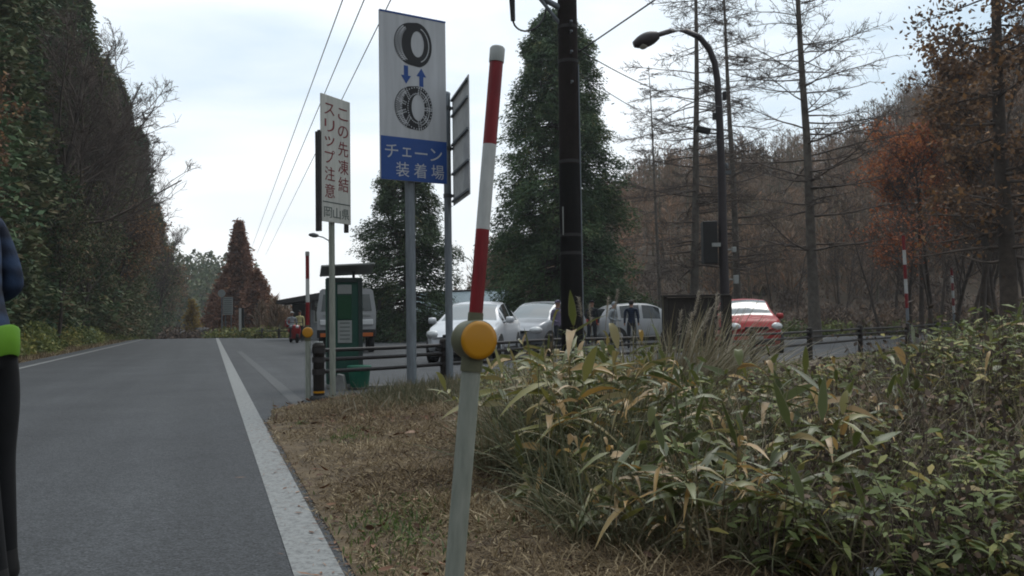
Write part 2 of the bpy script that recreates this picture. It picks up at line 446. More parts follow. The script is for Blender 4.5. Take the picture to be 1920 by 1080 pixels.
A['car_red'] = mat('red_car_paint', (0.30, 0.022, 0.022), 0.4, noise=0.02, spec=0.25)
A['skin'] = mat('skin', (0.36, 0.2, 0.14), 0.6, noise=0.08)
A['hair'] = mat('dark_hair', (0.015, 0.012, 0.01), 0.6, noise=0.2)
def plaid():
    m = mat('navy_plaid_jacket', (0.004, 0.008, 0.02), 0.85, noise=0, bump=0.5, bscale=14)
    nt = m.node_tree; b = nt.nodes['Principled BSDF']; t = nt.nodes.new('ShaderNodeTexCoord'); last = None
    for ax in ('Z', 'Y'):
        wv = nt.nodes.new('ShaderNodeTexWave'); wv.bands_direction = ax; wv.inputs['Scale'].default_value = 4.2; wv.inputs['Distortion'].default_value = 1.2; wv.inputs['Detail Scale'].default_value = 1.5
        nt.links.new(t.outputs['Object'], wv.inputs[0])
        if last is None: last = wv.outputs['Fac']
        else:
            ad = nt.nodes.new('ShaderNodeMath'); ad.operation = 'ADD'; nt.links.new(last, ad.inputs[0]); nt.links.new(wv.outputs['Fac'], ad.inputs[1]); last = ad.outputs[0]
    r = nt.nodes.new('ShaderNodeValToRGB'); e = r.color_ramp.elements
    e[0].position = .25; e[0].color = (.003, .006, .016, 1); e[1].position = 1.0; e[1].color = (.016, .034, .075, 1)
    hv = nt.nodes.new('ShaderNodeMath'); hv.operation = 'MULTIPLY'; hv.inputs[1].default_value = .55; nt.links.new(last, hv.inputs[0])
    nt.links.new(hv.outputs[0], r.inputs[0]); nt.links.new(r.outputs[0], b.inputs['Base Color'])
    return m
A['navy'] = plaid()
A['navy_light'] = mat('faded_navy_cloth', (0.02, 0.035, 0.075), 0.8, noise=0.3, scale=12)
A['lime'] = mat('lime_safety_cloth', (0.10, 0.24, 0.012), 0.6, noise=0.1, scale=10)
A['trousers'] = mat('black_trousers', (0.005, 0.005, 0.006), 0.85, noise=0.3, scale=12)
A['grey_cloth'] = mat('grey_cloth', (0.24, 0.26, 0.27), 0.85, noise=0.15)
A['purple_cloth'] = mat('mauve_cloth', (0.12, 0.1, 0.15), 0.85, noise=0.2)
A['dark_cloth'] = mat('dark_cloth', (0.016, 0.018, 0.022), 0.85, noise=0.2)
A['white_cloth'] = mat('white_cloth', (0.5, 0.5, 0.52), 0.8, noise=0.1)
A['pale_yellow'] = mat('pale_yellow_cloth', (0.5, 0.45, 0.22), 0.8, noise=0.1)
A['insulator'] = mat('porcelain', (0.5, 0.5, 0.5), 0.3, noise=0.05)
A['paper'] = mat('white_paper', (0.6, 0.62, 0.66), 0.7, noise=0.05)

A['cedar'] = foliage('cedar_needles', [(0, (0.010, 0.018, 0.010)), (0.5, (0.022, 0.038, 0.017)), (0.85, (0.04, 0.055, 0.024)), (1, (0.075, 0.06, 0.026))], 0.1, 0.75, gain=2.8)
A['cedar_old'] = foliage('mixed_forest_leaves', [(0, (0.018, 0.026, 0.011)), (0.5, (0.038, 0.047, 0.02)), (0.75, (0.056, 0.050, 0.026)), (1, (0.1, 0.066, 0.04))], 0.1, 0.75, gain=2.6)
A['brown_leaf'] = foliage('brown_leaves', [(0, (0.04, 0.026, 0.018)), (0.6, (0.085, 0.05, 0.03)), (1, (0.17, 0.09, 0.035))], 0.2, 0.75, gain=2.1)
A['rust'] = foliage('rust_needles', [(0, (0.05, 0.026, 0.017)), (0.6, (0.11, 0.050, 0.030)), (1, (0.16, 0.082, 0.045))], 0.15, 0.75, gain=2.3)
A['maple'] = foliage('orange_leaves', [(0, (0.12, 0.04, 0.02)), (0.6, (0.23, 0.075, 0.03)), (1, (0.3, 0.13, 0.04))], 0.3, 0.7, gain=1.75)
A['gold'] = foliage('yellow_leaves', [(0, (0.16, 0.11, 0.02)), (0.6, (0.34, 0.22, 0.04)), (1, (0.42, 0.32, 0.08))], 0.3, 0.7)
A['bush'] = foliage('bush_leaves', [(0, (0.03, 0.042, 0.014)), (0.5, (0.08, 0.1, 0.03)), (0.85, (0.17, 0.165, 0.05)), (0.95, (0.2, 0.15, 0.04)), (1, (0.26, 0.2, 0.1))], 0.25, 0.6, gain=1.7)
A['sasa'] = foliage('bamboo_grass_leaves', [(0, (0.038, 0.048, 0.013)), (0.35, (0.08, 0.095, 0.024)), (0.55, (0.135, 0.14, 0.042)), (0.68, (0.19, 0.175, 0.042)), (0.8, (0.22, 0.18, 0.075)), (0.88, (0.34, 0.2, 0.05)), (1, (0.42, 0.30, 0.18))], 0.28, 0.42, margin=(0.2, 0.19, 0.12), spec=0.42, gain=1.15)
A['straw'] = foliage('dry_grass', [(0, (0.05, 0.032, 0.02)), (0.45, (0.165, 0.117, 0.066)), (0.8, (0.31, 0.24, 0.14)), (1, (0.42, 0.34, 0.22))], 0.2, 0.8)
A['green_grass'] = foliage('green_grass', [(0, (0.045, 0.07, 0.022)), (0.6, (0.10, 0.145, 0.045)), (1, (0.2, 0.22, 0.08))], 0.3, 0.6)
A['litter'] = foliage('fallen_leaves', [(0, (0.05, 0.026, 0.016)), (0.6, (0.14, 0.065, 0.035)), (0.9, (0.22, 0.12, 0.07)), (1, (0.34, 0.24, 0.18))], 0.1, 0.7)
A['pampas'] = foliage('pampas_blades', [(0, (0.06, 0.07, 0.035)), (0.4, (0.13, 0.125, 0.07)), (0.75, (0.24, 0.195, 0.125)), (1, (0.4, 0.36, 0.28))], 0.25, 0.6)
A['plume'] = foliage('pampas_plumes', [(0, (0.22, 0.19, 0.15)), (1, (0.42, 0.38, 0.32))], 0.35, 0.8, gain=1.2)
A['scrub'] = foliage('dead_scrub', [(0, (0.028, 0.022, 0.018)), (0.6, (0.06, 0.044, 0.035)), (1, (0.11, 0.075, 0.05))], 0.1, 0.85, gain=1.9)
A['hill_leaf'] = foliage('hillside_twigs', [(0, (0.04, 0.04, 0.026)), (0.3, (0.065, 0.048, 0.034)), (0.7, (0.10, 0.064, 0.042)), (0.92, (0.13, 0.077, 0.046)), (1, (0.17, 0.08, 0.045))], 0.1, 0.9, gain=2.5)

# ------------------------------------------------------------------ ground
def smooth(a, b, x):
    t = np.clip((x - a) / (b - a), 0, 1); return t * t * (3 - 2 * t)
def crest(s):
    s = np.asarray(s, float); return -np.minimum(0.0012 * np.clip(s - 62, 0, None) ** 2, 3.0)
RIDGE_PX = [-4000, 300, 420, 560, 700, 800, 860, 940, 1165, 1240, 1300, 1420, 1560, 1640, 1700, 1780, 1900, 2300, 5000]
RIDGE_H = [0, 0, .6, .8, 1.2, 2.0, 4.0, 8.0, 18.5, 21, 21.5, 21.5, 21.5, 25, 29, 33, 37, 42, 42]
def lumps(X, Y):
    return (np.sin(X * 0.31 + 1.3) * np.cos(Y * 0.27) + 0.6 * np.sin(X * 0.73 + Y * 0.5) + 0.4 * np.cos(Y * 1.1 - X * 0.8))
def terr(X, Y):
    X = np.asarray(X, float); Y = np.asarray(Y, float)
    o = X * rn[0] + Y * rn[1]; s = X * rd[0] + Y * rd[1]
    z = -0.06 + crest(s)
    px = 960 + F * X / np.maximum(Y, 1.0)
    hr = np.interp(px, RIDGE_PX, RIDGE_H)
    z = z + hr * smooth(50, 132, Y) * (1 + 0.05 * lumps(X * .3, Y * .3)) * smooth(4, 20, o)
    bank = np.clip(-6.0 - o, 0, 40)
    z = z + 0.42 * bank * smooth(0, 2, bank) + 0.12 * lumps(X, Y) * smooth(0.5, 3, bank)
    far = smooth(150, 230, s) * 14 * smooth(60, -30, o - 10)
    return z + far
def inpoly(X, Y, poly):
    poly = np.asarray(poly)[:, :2]; r = np.zeros(X.shape, bool); n = len(poly); j = n - 1
    for i in range(n):
        xi, yi = poly[i]; xj, yj = poly[j]
        c = ((yi > Y) != (yj > Y)) & (X < (xj - xi) * (Y - yi) / (yj - yi + 1e-12) + xi)
        r ^= c; j = i
    return r

ds = np.concatenate([np.linspace(0.0, 20, 14), np.linspace(22, 70, 28), np.linspace(74, 260, 48), [300, 400, 600, 900, 1500]])
azs = np.linspace(-R(180), R(180), 241)
DD, AZ = np.meshgrid(ds, azs, indexing='ij')
TX, TY = DD * np.sin(AZ), DD * np.cos(AZ)
mb = MB(); mb.grid(np.stack([TX, TY, terr(TX, TY)], -1))
tag(mb.build('ground', A['soil']), kind='structure')

ss = np.concatenate([np.arange(-6, 60, 3.0), np.arange(60, 175, 3.0)])
os_ = np.array([-4.95, -3, -1, 1, 2.2])
O, S = np.meshgrid(os_, ss, indexing='ij')
g = O[..., None] * rn + S[..., None] * rd; g[..., 2] = crest(S)
mb = MB(); mb.grid(g); tag(mb.build('road', A['asphalt']), kind='structure')

park = [RD(1.9, 6), RD(1.9, 60), GD(560, 58), GD(700, 47), GD(1000, 44), GD(1400, 41), GD(1800, 42), (24, 30, 0), (16, 12, 0), (6, 7, 0)]
mb = MB(); mb.poly([(p[0], p[1], -0.004) for p in park][::-1]); tag(mb.build('parking_lot', A['asphalt']), kind='structure')

def line_strip(name, o, wd, s0, s1, m, o1=None):
    s_ = np.arange(s0, s1 + .1, 1.5); oc = np.linspace(o, o if o1 is None else o1, len(s_))
    a = (oc - wd / 2)[:, None] * rn + s_[:, None] * rd; b = (oc + wd / 2)[:, None] * rn + s_[:, None] * rd
    a[:, 2] = crest(s_) + .004; b[:, 2] = crest(s_) + .004
    mb = MB(); mb.grid(np.stack([a, b], 1)); return tag(mb.build(name, m), kind='structure')
pl = G(40, 690); OL = float(pl @ rn)
line_strip('road_marking', 0.402, 0.188, -3, 120, A['paint'])
line_strip('road_marking', OL, 0.15, 4, 120, A['paint'])
line_strip('road_marking', 1.03, 0.17, 10.6, 34, A['old_paint'], 0.95)

# ------------------------------------------------------------------ verge (mown strip and planted bank)
edge = 0.535
verge_poly = [RD(edge, -3), RD(edge, 4), RD(edge + .01, 9.3), G(512, 768), G(600, 753), G(690, 742), GD(832, 13.1), GD(1030, 15.6), GD(1245, 16.6),
              GD(1410, 17.4), GD(1517, 19.6), GD(1612, 22.6), GD(1700, 25.6), GD(1755, 30.5), GD(1800, 37), GD(2300, 37), (16, 10, 0), (7, -3, 0)]
VP = np.array(verge_poly)[:, :2]
def dist_edge(X, Y):
    d = np.full(X.shape, 1e9)
    for i in range(len(VP)):
        a = VP[i]; b = VP[(i + 1) % len(VP)]; ab = b - a
        t = np.clip(((X - a[0]) * ab[0] + (Y - a[1]) * ab[1]) / (ab @ ab), 0, 1)
        d = np.minimum(d, np.hypot(X - a[0] - t * ab[0], Y - a[1] - t * ab[1]))
    return d
def vz(X, Y):
    """verge surface height"""
    X = np.asarray(X, float); Y = np.asarray(Y, float)
    d = dist_edge(X, Y)
    return 0.006 + smooth(0, 0.5, d) * (0.035 + 0.018 * np.sin(X * 7.3 + 2 * np.sin(Y * 3.1)) * np.cos(Y * 6.1) + 0.02 * np.sin(X * 2.1) * np.cos(Y * 1.7))
xs = edge + np.concatenate([np.arange(0, 3, .12), np.arange(3, 26, .3)]); ys = np.arange(-3, 40, .14)
OO, S2 = np.meshgrid(xs, ys, indexing='ij')
XX, YY = OO * rn[0] + S2 * rd[0], OO * rn[1] + S2 * rd[1]
ZZ = vz(XX, YY)
ins = inpoly(XX + rn[0] * .02, YY + rn[1] * .02, VP)
ok = ins[:-1, :-1] & ins[1:, :-1] & ins[1:, 1:] & ins[:-1, 1:]
ii, jj = np.nonzero(ok)
W_ = len(ys); q = np.stack([ii * W_ + jj, (ii + 1) * W_ + jj, (ii + 1) * W_ + jj + 1, ii * W_ + jj + 1], -1)
mb = MB(); mb.add(np.stack([XX, YY, ZZ], -1).reshape(-1, 3), q, np.full(len(q), 4), 0, .5, True)
tag(mb.build('verge', A['verge']), kind='structure')

# ------------------------------------------------------------------ trees
def vnorm(v): return v / (np.linalg.norm(v, axis=-1, keepdims=True) + 1e-9)
def polyline(p, d, Ln, K, wob, upt):
    """p,d (N,3), Ln (N,) -> (N,K+1,3)"""
    n = len(p); out_ = np.zeros((n, K + 1, 3)); out_[:, 0] = p; d = vnorm(d)
    for k in range(K):
        d = vnorm(d + rng.normal(size=(n, 3)) * wob + np.array([0, 0, 1.0]) * upt)
        out_[:, k + 1] = out_[:, k] + d * (Ln / K)[:, None]
    return out_
def children(PL, RL, m, t0, t1, a, upc, lf, lr, K, wob, upt, rr=0.5):
    n, K0 = PL.shape[0], PL.shape[1] - 1
    idx = np.repeat(np.arange(n), m); t = rng.uniform(t0, t1, len(idx)) * K0
    k = np.minimum(t.astype(int), K0 - 1); f = (t - k)[:, None]
    p = PL[idx, k] * (1 - f) + PL[idx, k + 1] * f
    dd = vnorm(PL[idx, k + 1] - PL[idx, k])
    r0 = RL[idx, k] * (1 - f[:, 0]) + RL[idx, k + 1] * f[:, 0]
    lp = np.linalg.norm(PL[idx, -1] - PL[idx, 0], axis=1)
    rp = rng.normal(size=(len(idx), 3)); rp = vnorm(rp - (rp * dd).sum(1, keepdims=True) * dd)
    d = dd * (1 - a) + rp * a + np.array([0, 0, upc])
    Ln = lp * rng.uniform(*lf, len(idx)) * (1.15 - 0.55 * t / K0)
    Q = polyline(p, d, Ln, K, wob, upt)
    r = np.maximum(r0 * rr, lr)
    RR = r[:, None] * np.linspace(1, 0.35, K + 1)[None]
    return Q, np.maximum(RR, lr * 0.6)
def bare_mesh(H, r, lean=(0, 0), levels=(16, 6, 5, 3), vase=0.55, t0=0.3, prim=(0.28, 0.5), minr=0.006, crook=0.08):
    """leafless broadleaf tree: returns trunk MB, crown MB, tip points"""
    tr = polyline(np.zeros((1, 3)), np.array([[lean[0], lean[1], 1.0]]), np.array([H * .92]), 9, crook, 0.06)
    rr = (r * np.linspace(1, 0.12, 10) ** 0.9)[None]; rr[0, 0] *= 1.35
    T = MB(); T.tube(tr[0], rr[0], 9)
    C = MB(); PL, RL = tr, rr
    prm = [(levels[0], t0, .98, .62, vase * .6, prim, minr * 3, 5, .14, .08, .5),
           (levels[1], .2, .98, .55, .2, (.35, .6), minr * 2, 4, .16, .06, .55),
           (levels[2], .15, .98, .5, .12, (.35, .6), minr * 1.3, 3, .16, .05, .6),
           (levels[3], .1, 1, .5, .1, (.4, .75), minr, 2, .18, .03, .7)]
    for (m, a0, a1, a, uc, lf, lr, K, wob, ut, q) in prm:
        PL, RL = children(PL, RL, m, a0, a1, a, uc, lf, lr, K, wob, ut, q)
        C.tubes(PL, RL, 4 if lr > minr * 2.5 else 3, var=rng.uniform(0, 1, len(PL)))
    return T, C, PL[:, -1]
def larch_mesh(H, r, R0, nb=70, z0=0.15, droop=-0.02, dense=9, seed=0, foliage_amt=0):
    """straight trunk with long tiered level branches"""
    global rng
    tr = polyline(np.zeros((1, 3)), np.array([[0, 0, 1.0]]), np.array([H]), 12, 0.012, 0.02)
    rr = r * np.linspace(1, 0.12, 13); rr[0] *= 1.25
    T = MB(); T.tube(tr[0], rr, 10)
    t = np.sort(rng.uniform(z0, .99, nb)); az = rng.uniform(0, 2 * np.pi, nb)
    k = np.minimum((t * 12).astype(int), 11); f = (t * 12 - k)[:, None]
    p = tr[0][k] * (1 - f) + tr[0][k + 1] * f
    Ln = R0 * (1 - t) ** 0.55 * rng.uniform(.45, 1.1, nb) * np.where(t < .3, .7, 1)
    d = np.stack([np.cos(az), np.sin(az), rng.uniform(-.12, .2, nb)], 1)
    Q = polyline(p, d, Ln, 6, .07, droop); Q[:, :, 2] += (np.linspace(0, 1, 7)[None] ** 2.2) * (Ln * .12)[:, None]
    RL = np.maximum(np.interp(t, np.linspace(0, 1, 13), rr)[:, None] * .27 * np.linspace(1, .25, 7)[None], .012)
    C = MB(); C.tubes(Q, RL, 4, var=rng.uniform(0, 1, nb))
    Q2, R2 = children(Q, RL, dense, .18, 1, .55, .06, (.22, .45), .012, 3, .12, .03)
    Q2[:, :, 2] = Q2[:, :1, 2] + (Q2[:, :, 2] - Q2[:, :1, 2]) * .5
    C.tubes(Q2, R2, 3, var=rng.uniform(0, 1, len(Q2)))
    Q3, R3 = children(Q2, R2, 5, .1, 1, .5, .04, (.25, .55), .009, 2, .15, 0.0)
    C.tubes(Q3, R3, 3, var=rng.uniform(0, 1, len(Q3)))
    return T, C, Q3[:, -1]
def conifer_mesh(H, Rm, nb, m, size, expn=0.36, zb=0.03, gap=0.12, droop=.25, asp=.42, ragged=0.16, tight=0):
    """dense needle crown built from sprays along branches"""
    T = MB(); T.tube([(0, 0, 0), (0, 0, H * .5), (0, 0, H * .97)], [H * .018, H * .011, .02], 9)
    C = MB()
    t = 1 - rng.uniform(0, 1, nb) ** 0.8 * (1 - zb)
    t = rng.uniform(zb, .995, nb)
    s_ = 1 - t
    az = rng.uniform(0, 2 * np.pi, nb)
    bulge = 1 + ragged * np.sin(az * 3 + t * 17) + ragged * .8 * np.sin(az * 5 - t * 31)
    rad = Rm * s_ ** expn * np.clip(bulge, .5, 1.4) * rng.uniform(.82, 1.08, nb) * np.interp(t, [0, .04, .12], [.75, .95, 1])
    keep = (rng.uniform(0, 1, nb) > gap) & (np.sin(az * 2 + t * 23) * np.cos(t * 37 + az) < (.8 if gap > .1 else 2))
    t, az, rad = t[keep], az[keep], rad[keep]; n = len(t)
    f = rng.uniform(.35, 1.0, (n, m)) ** (.7 if not tight else .45)
    z = (t * H)[:, None] - droop * rad[:, None] * f ** 1.5 + rad[:, None] * .12 + rng.normal(size=(n, m)) * .12
    a2 = az[:, None] + rng.normal(size=(n, m)) * (.10 if not tight else .065) / np.maximum(f, .3)
    p = np.stack([np.cos(a2) * rad[:, None] * f, np.sin(a2) * rad[:, None] * f, z], -1).reshape(-1, 3)
    p += rng.normal(size=p.shape) * size * (.5 if not tight else .42)
    d = np.stack([np.cos(a2), np.sin(a2), np.full(a2.shape, -.05 if not tight else -.45)], -1).reshape(-1, 3) + rng.normal(size=p.shape) * .5
    tone = np.repeat(rng.uniform(0, 1, n), m) * .7 + rng.uniform(0, .3, n * m)
    C.leaves(p, size * rng.uniform(.6, 1.3, len(p)), asp, tone, 0, .45, d)
    B = np.stack([np.stack([np.zeros(n), np.zeros(n), t * H], 1), np.stack([np.cos(az) * rad * .8, np.sin(az) * rad * .8, t * H - droop * rad * .55], 1)], 1)
    T.tubes(B, np.tile([.03, .01], (n, 1)), 3)
    return T, C
def tree(name, label, T, C, loc, mt, mc, rz=0.0, scale=1.0, group=None, cat='tree', extra=None):
    r = thing(name, label, cat, loc, rz, group); r.scale = (scale,) * 3
    T.build('trunk', mt, r); C.build('crown', mc, r)
    if extra: extra[0].build('foliage', extra[1], r)
    return note_kids(r)
def put(px, D):
    p = GD(px, D); return np.array([p[0], p[1], float(terr(p[0], p[1]))])

# the two dark cedars beside the parking lot
T, C = conifer_mesh(15.4, 3.55, 2300, 85, .17, .40, gap=.12, ragged=.2, asp=.3, tight=1)
tree('cedar_tree', 'tall dark green pointed cedar behind the brown utility pole', T, C, put(1050, 41), A['bark'], A['cedar'], group='dark cedars beside the parking lot')
T, C = conifer_mesh(8.8, 2.75, 1250, 80, .16, .36, gap=.2, ragged=.22, asp=.3, tight=1)
tree('cedar_tree', 'short ragged dark green cedar behind the tyre chain sign', T, C, put(762, 44), A['bark'], A['cedar'], group='dark cedars beside the parking lot')
# far rust coloured conifer by the road end
T, C = conifer_mesh(11.0, 2.9, 800, 24, .36, .85, gap=.1, ragged=.12, droop=.1)
tree('dawn_redwood_tree', 'rust brown cone shaped tree at the far end of the road', T, C, put(449, 82), A['bark'], A['rust'])
T, C = conifer_mesh(6.0, 2.6, 400, 20, .34, .8, gap=.1, ragged=.2, droop=.1)
tree('dawn_redwood_tree', 'low rust brown tree joined to the right side of the far cone shaped tree', T, C, put(482, 78), A['bark'], A['rust'])
tree('dawn_redwood_tree', 'low rust brown tree beneath the left side of the far cone shaped tree', T, C, put(412, 90), A['bark'], A['rust'], 1.0, 1.05)
T, C = conifer_mesh(3.6, 1.1, 150, 14, .3, .7, gap=.1, ragged=.25, droop=.1)
tree('yellow_tree', 'small bright yellow tree where the road disappears', T, C, put(360, 84) + [0, 0, .4], A['bark'], A['gold'])

# ---- dense wood on the left bank
cedars = []
for k in range(3):
    T, C = conifer_mesh(21 + 2 * k, 3.1, 950, 36, .30, .5, zb=.02, gap=.05, ragged=.2, droop=.3)
    r = tree('cedar_tree', 'tall dark cedar standing in the dense wood on the left bank', T, C, (0, 0, 0), A['bark'], A['cedar_old'] if k != 1 else A['cedar'], group='cedars in the left bank wood')
    cedars.append(r)
mixed = []
for k in range(3):
    T, C, tips = bare_mesh(12 + k, .15, (.08, -.02), (15, 6, 5, 3), vase=.7, minr=.012)
    Lf = MB(); tp = np.concatenate([tips + rng.normal(size=tips.shape) * .25 for _ in range(4)])
    tp = tp[tp[:, 2] > 1.0]
    Lf.leaves(tp, rng.uniform(.12, .3, len(tp)), .6, rng.uniform(0, 1, len(tp)), 0, .4)
    r = tree('broadleaf_tree', 'brown leaved tree at the front of the left bank wood', T, C, (0, 0, 0), A['bark'], A['twig'], group='brown trees fronting the left bank wood', extra=(Lf, A['cedar_old'] if k != 1 else A['brown_leaf']))
    mixed.append(r)
first = {}
def place(root, loc, rz, scale, label=None, group=None):
    if root.name not in first:
        first[root.name] = 1; root.location = [float(v) for v in loc]; root.rotation_euler = (0, 0, rz); root.scale = (scale,) * 3
        if label: root['label'] = label
        return root
    return dup(root, loc, rz, scale, label, group)
k = 0
for s_ in np.arange(24, 150, 3.0):
    for (o0, big) in ((-9.0, 1.0), (-12.5, 1.0)):
        if big and o0 < -10 and s_ > 110: continue
        o = o0 + rng.uniform(-1.1, 1.1) + (.7 if s_ > 55 else 0); p = RD(o, s_ + rng.uniform(-1, 1)); z = float(terr(p[0], p[1]))
        hs = rng.uniform(.72, 1.03) * (1.0 if o0 > -10 else 1.08)
        place(cedars[k % 3], (p[0], p[1], z - .1), rng.uniform(0, 6.3), hs); k += 1
for i, s_ in enumerate(np.arange(22, 120, 4.2)):
    o = -7.6 + rng.uniform(-.5, .4); p = RD(o, s_ + rng.uniform(-1, 1)); z = float(terr(p[0], p[1]))
    place(mixed[i % 3], (p[0], p[1], z - .1), rng.uniform(0, 6.3), rng.uniform(.5, .8))
for i, s_ in enumerate(np.arange(42, 135, 5.0)):
    p = RD(-6.6 + rng.uniform(-.4, .5), s_ + rng.uniform(-1, 1)); z = float(terr(p[0], p[1]))
    place(mixed[i % 3], (p[0], p[1], z - .1), rng.uniform(0, 6.3), rng.uniform(.5, .68) if s_ < 80 else rng.uniform(.65, .95))
# leaning bare trees whose branches reach out over the road
T, C, tips = bare_mesh(13.5, .2, (.42, -.12), (17, 7, 6, 4), vase=.4, minr=.011, prim=(.32, .55), crook=.1)
tree('bare_tree', 'leafless tree leaning out from the left wood over the road', T, C, RD(-8.2, 42, 1.2), A['bark'], A['twig'])
T, C, tips = bare_mesh(12, .17, (.5, 0), (15, 7, 6, 4), vase=.4, minr=.011, prim=(.32, .55))
tree('bare_tree', 'leafless tree with fine twigs low over the far end of the left wood', T, C, RD(-7.9, 62, 1.0), A['bark'], A['twig'])
T, C, tips = bare_mesh(15, .18, (.2, .1), (16, 6, 6, 4), vase=.5, minr=.012, prim=(.26, .42))
tree('bare_tree', 'leafless tree showing halfway along the skyline of the left wood', T, C, RD(-8.4, 52, 1.2), A['bark'], A['twig'])

for (o_, s_, sc_, lb_) in ((-7.0, 57, 1.0, 'leafless tree midway along the left wood with a branch reaching furthest over the road'),
                      (-6.8, 70, 1.0, 'twiggy leafless tree on the lower skyline of the left wood'), (-6.4, 84, .95, 'far leafless tree near the end of the left wood'), (-6.2, 100, .95, 'farthest leafless tree at the tip of the left wood'), (-7.8, 46, 1.05, 'leafless tree rising through the brown crowns of the left wood')):
    T, C, tips = bare_mesh(13.5 + rng.uniform(-1, 1), .19, (.26, -.05), (20, 8, 6, 4), vase=.55, minr=.010, prim=(.28, .46), crook=.1)
    p = RD(o_, s_); tree('bare_tree', lb_, T, C, (p[0], p[1], float(terr(p[0], p[1]))), A['bark'], A['twig'], rng.uniform(-.5, .5), sc_)
# roadside brush and the bank's undergrowth on the left
def scatter_leaves(name, pts, mt, size, asp, up, var=None, kind='stuff', stems=None):
    mb = MB(); mb.leaves(pts, size, asp, rng.uniform(0, 1, len(pts)) if var is None else var, 0, up)
    if stems is not None: mb.tubes(*stems, 3, mat=1)
    return tag(mb.build(name, [mt, A['twig']]), kind=kind)
def bush_points(n_clump, region, rx, rz_, per):
    """leaf points on ragged mounds: region() gives (x,y,z)"""
    c = np.array([region() for _ in range(n_clump)]); sz = rng.uniform(.6, 1.25, n_clump)
    idx = np.repeat(np.arange(n_clump), per); d = vnorm(rng.normal(size=(len(idx), 3))); d[:, 2] = np.abs(d[:, 2])
    rr = rng.uniform(.55, 1.05, len(idx))[:, None]
    return c[idx] + d * rr * np.stack([sz[idx] * rx, sz[idx] * rx, sz[idx] * rz_], 1), idx
def reg_left():
    o = -5.9 - 3.4 * rng.uniform(0, 1) ** 1.2; p = RD(o, rng.uniform(17, 95)); return (p[0], p[1], float(terr(p[0], p[1])) - .1)
pts, idx = bush_points(260, reg_left, .75, 1.1, 330)
tone = np.repeat(rng.uniform(.1, .85, 260), 330) * .8 + rng.uniform(0, .3, len(pts))
scatter_leaves('roadside_brush', pts, A['bush'], rng.uniform(.08, .2, len(pts)), .5, .5, np.clip(tone, 0, 1))
def reg_left2():
    o = rng.uniform(-16, -9); p = RD(o, rng.uniform(20, 110)); return (p[0], p[1], float(terr(p[0], p[1])))
pts, idx = bush_points(170, reg_left2, 1.6, 3.2, 260)
scatter_leaves('undergrowth', pts, A['cedar_old'], rng.uniform(.2, .42, len(pts)), .55, .4)
p = np.stack([RD(rng.uniform(-6.4, -4.95), rng.uniform(12, 60)) for _ in range(9000)])
p[:, 2] = terr(p[:, 0], p[:, 1])
mb = MB(); mb.blades(p, rng.normal(size=p.shape) * .5 + [0, 0, 1], rng.uniform(.1, .35, len(p)), .03, .3, 2, var=rng.uniform(0, 1, len(p)))
tag(mb.build('roadside_grass', A['straw']), kind='stuff')
T, C, tips = bare_mesh(3.4, .05, (.05, 0), (12, 6, 5, 3), vase=.6, t0=.15, minr=.006)
Lf = MB(); tp = np.concatenate([tips + rng.normal(size=tips.shape) * .1 for _ in range(3)]); Lf.leaves(tp, .12, .6, rng.uniform(0, .8, len(tp)), 0, .5)
tree('yellow_bush', 'pale yellow leaved bush on the left bank above the white line', T, C, RD(-7.0, 27, .3), A['bark'], A['twig'], extra=(Lf, A['gold']))

# ---- the hill and its wood
mbt = MB()
nt_ = 2600
PX = rng.uniform(480, 2500, nt_); Dh = 62 + 85 * rng.uniform(0, 1, nt_) ** .8
X = (PX - 960) / F * Dh; Z = terr(X, Dh)
base = np.stack([X, Dh, Z - .2], 1); H = rng.uniform(4, 7.2, nt_) * np.where(PX < 900, .45, 1)
PLn = np.stack([base, base + np.stack([rng.normal(size=nt_) * .3, rng.normal(size=nt_) * .3, H * .9], 1)], 1)
mbt.tubes(PLn, np.tile([.13, .03], (nt_, 1)), 3, var=rng.uniform(0, 1, nt_) * .6)
per = 150
idx = np.repeat(np.arange(nt_), per); u = rng.uniform(.25, 1, len(idx))
a = rng.uniform(0, 6.283, len(idx)); rr = H[idx] * .26 * np.sin(np.pi * np.clip(u * .86 + .1, 0, 1)) * rng.uniform(.15, 1, len(idx)) ** .6
p = base[idx] + np.stack([np.cos(a) * rr, np.sin(a) * rr, H[idx] * u], 1)
d = np.stack([np.cos(a) * .6, np.sin(a) * .6, np.full(len(a), .8)], 1) + rng.normal(size=p.shape) * .35
tt = rng.uniform(0, .95, nt_); tt[rng.uniform(0, 1, nt_) < .05] = 0.02
tv = np.clip(tt[idx] * .8 + rng.uniform(0, .25, len(idx)), 0, 1)
mbt.leaves(p, rng.uniform(.4, 1.0, len(p)), .10, tv, 0, .3, d)
tag(mbt.build('hillside_forest', A['hill_leaf']), kind='stuff')
# dark evergreen points on the skyline of the far left hill
mbt = MB(); nt_ = 260
o = rng.uniform(-30, 10, nt_); s_ = rng.uniform(165, 235, nt_)
b = np.array([RD(a_, c_) for a_, c_ in zip(o, s_)]); b[:, 2] = terr(b[:, 0], b[:, 1])
idx = np.repeat(np.arange(nt_), 90); u = rng.uniform(0, 1, len(idx)); a = rng.uniform(0, 6.28, len(idx))
Hh = rng.uniform(6, 10, nt_); rr = 2.3 * (1 - u) ** .7
p = b[idx] + np.stack([np.cos(a) * rr, np.sin(a) * rr, Hh[idx] * u], 1)
mbt.leaves(p, rng.uniform(.7, 1.3, len(p)), .5, rng.uniform(0, .8, len(p)), 0, .4)
tag(mbt.build('far_forest', A['cedar_old']), kind='stuff')

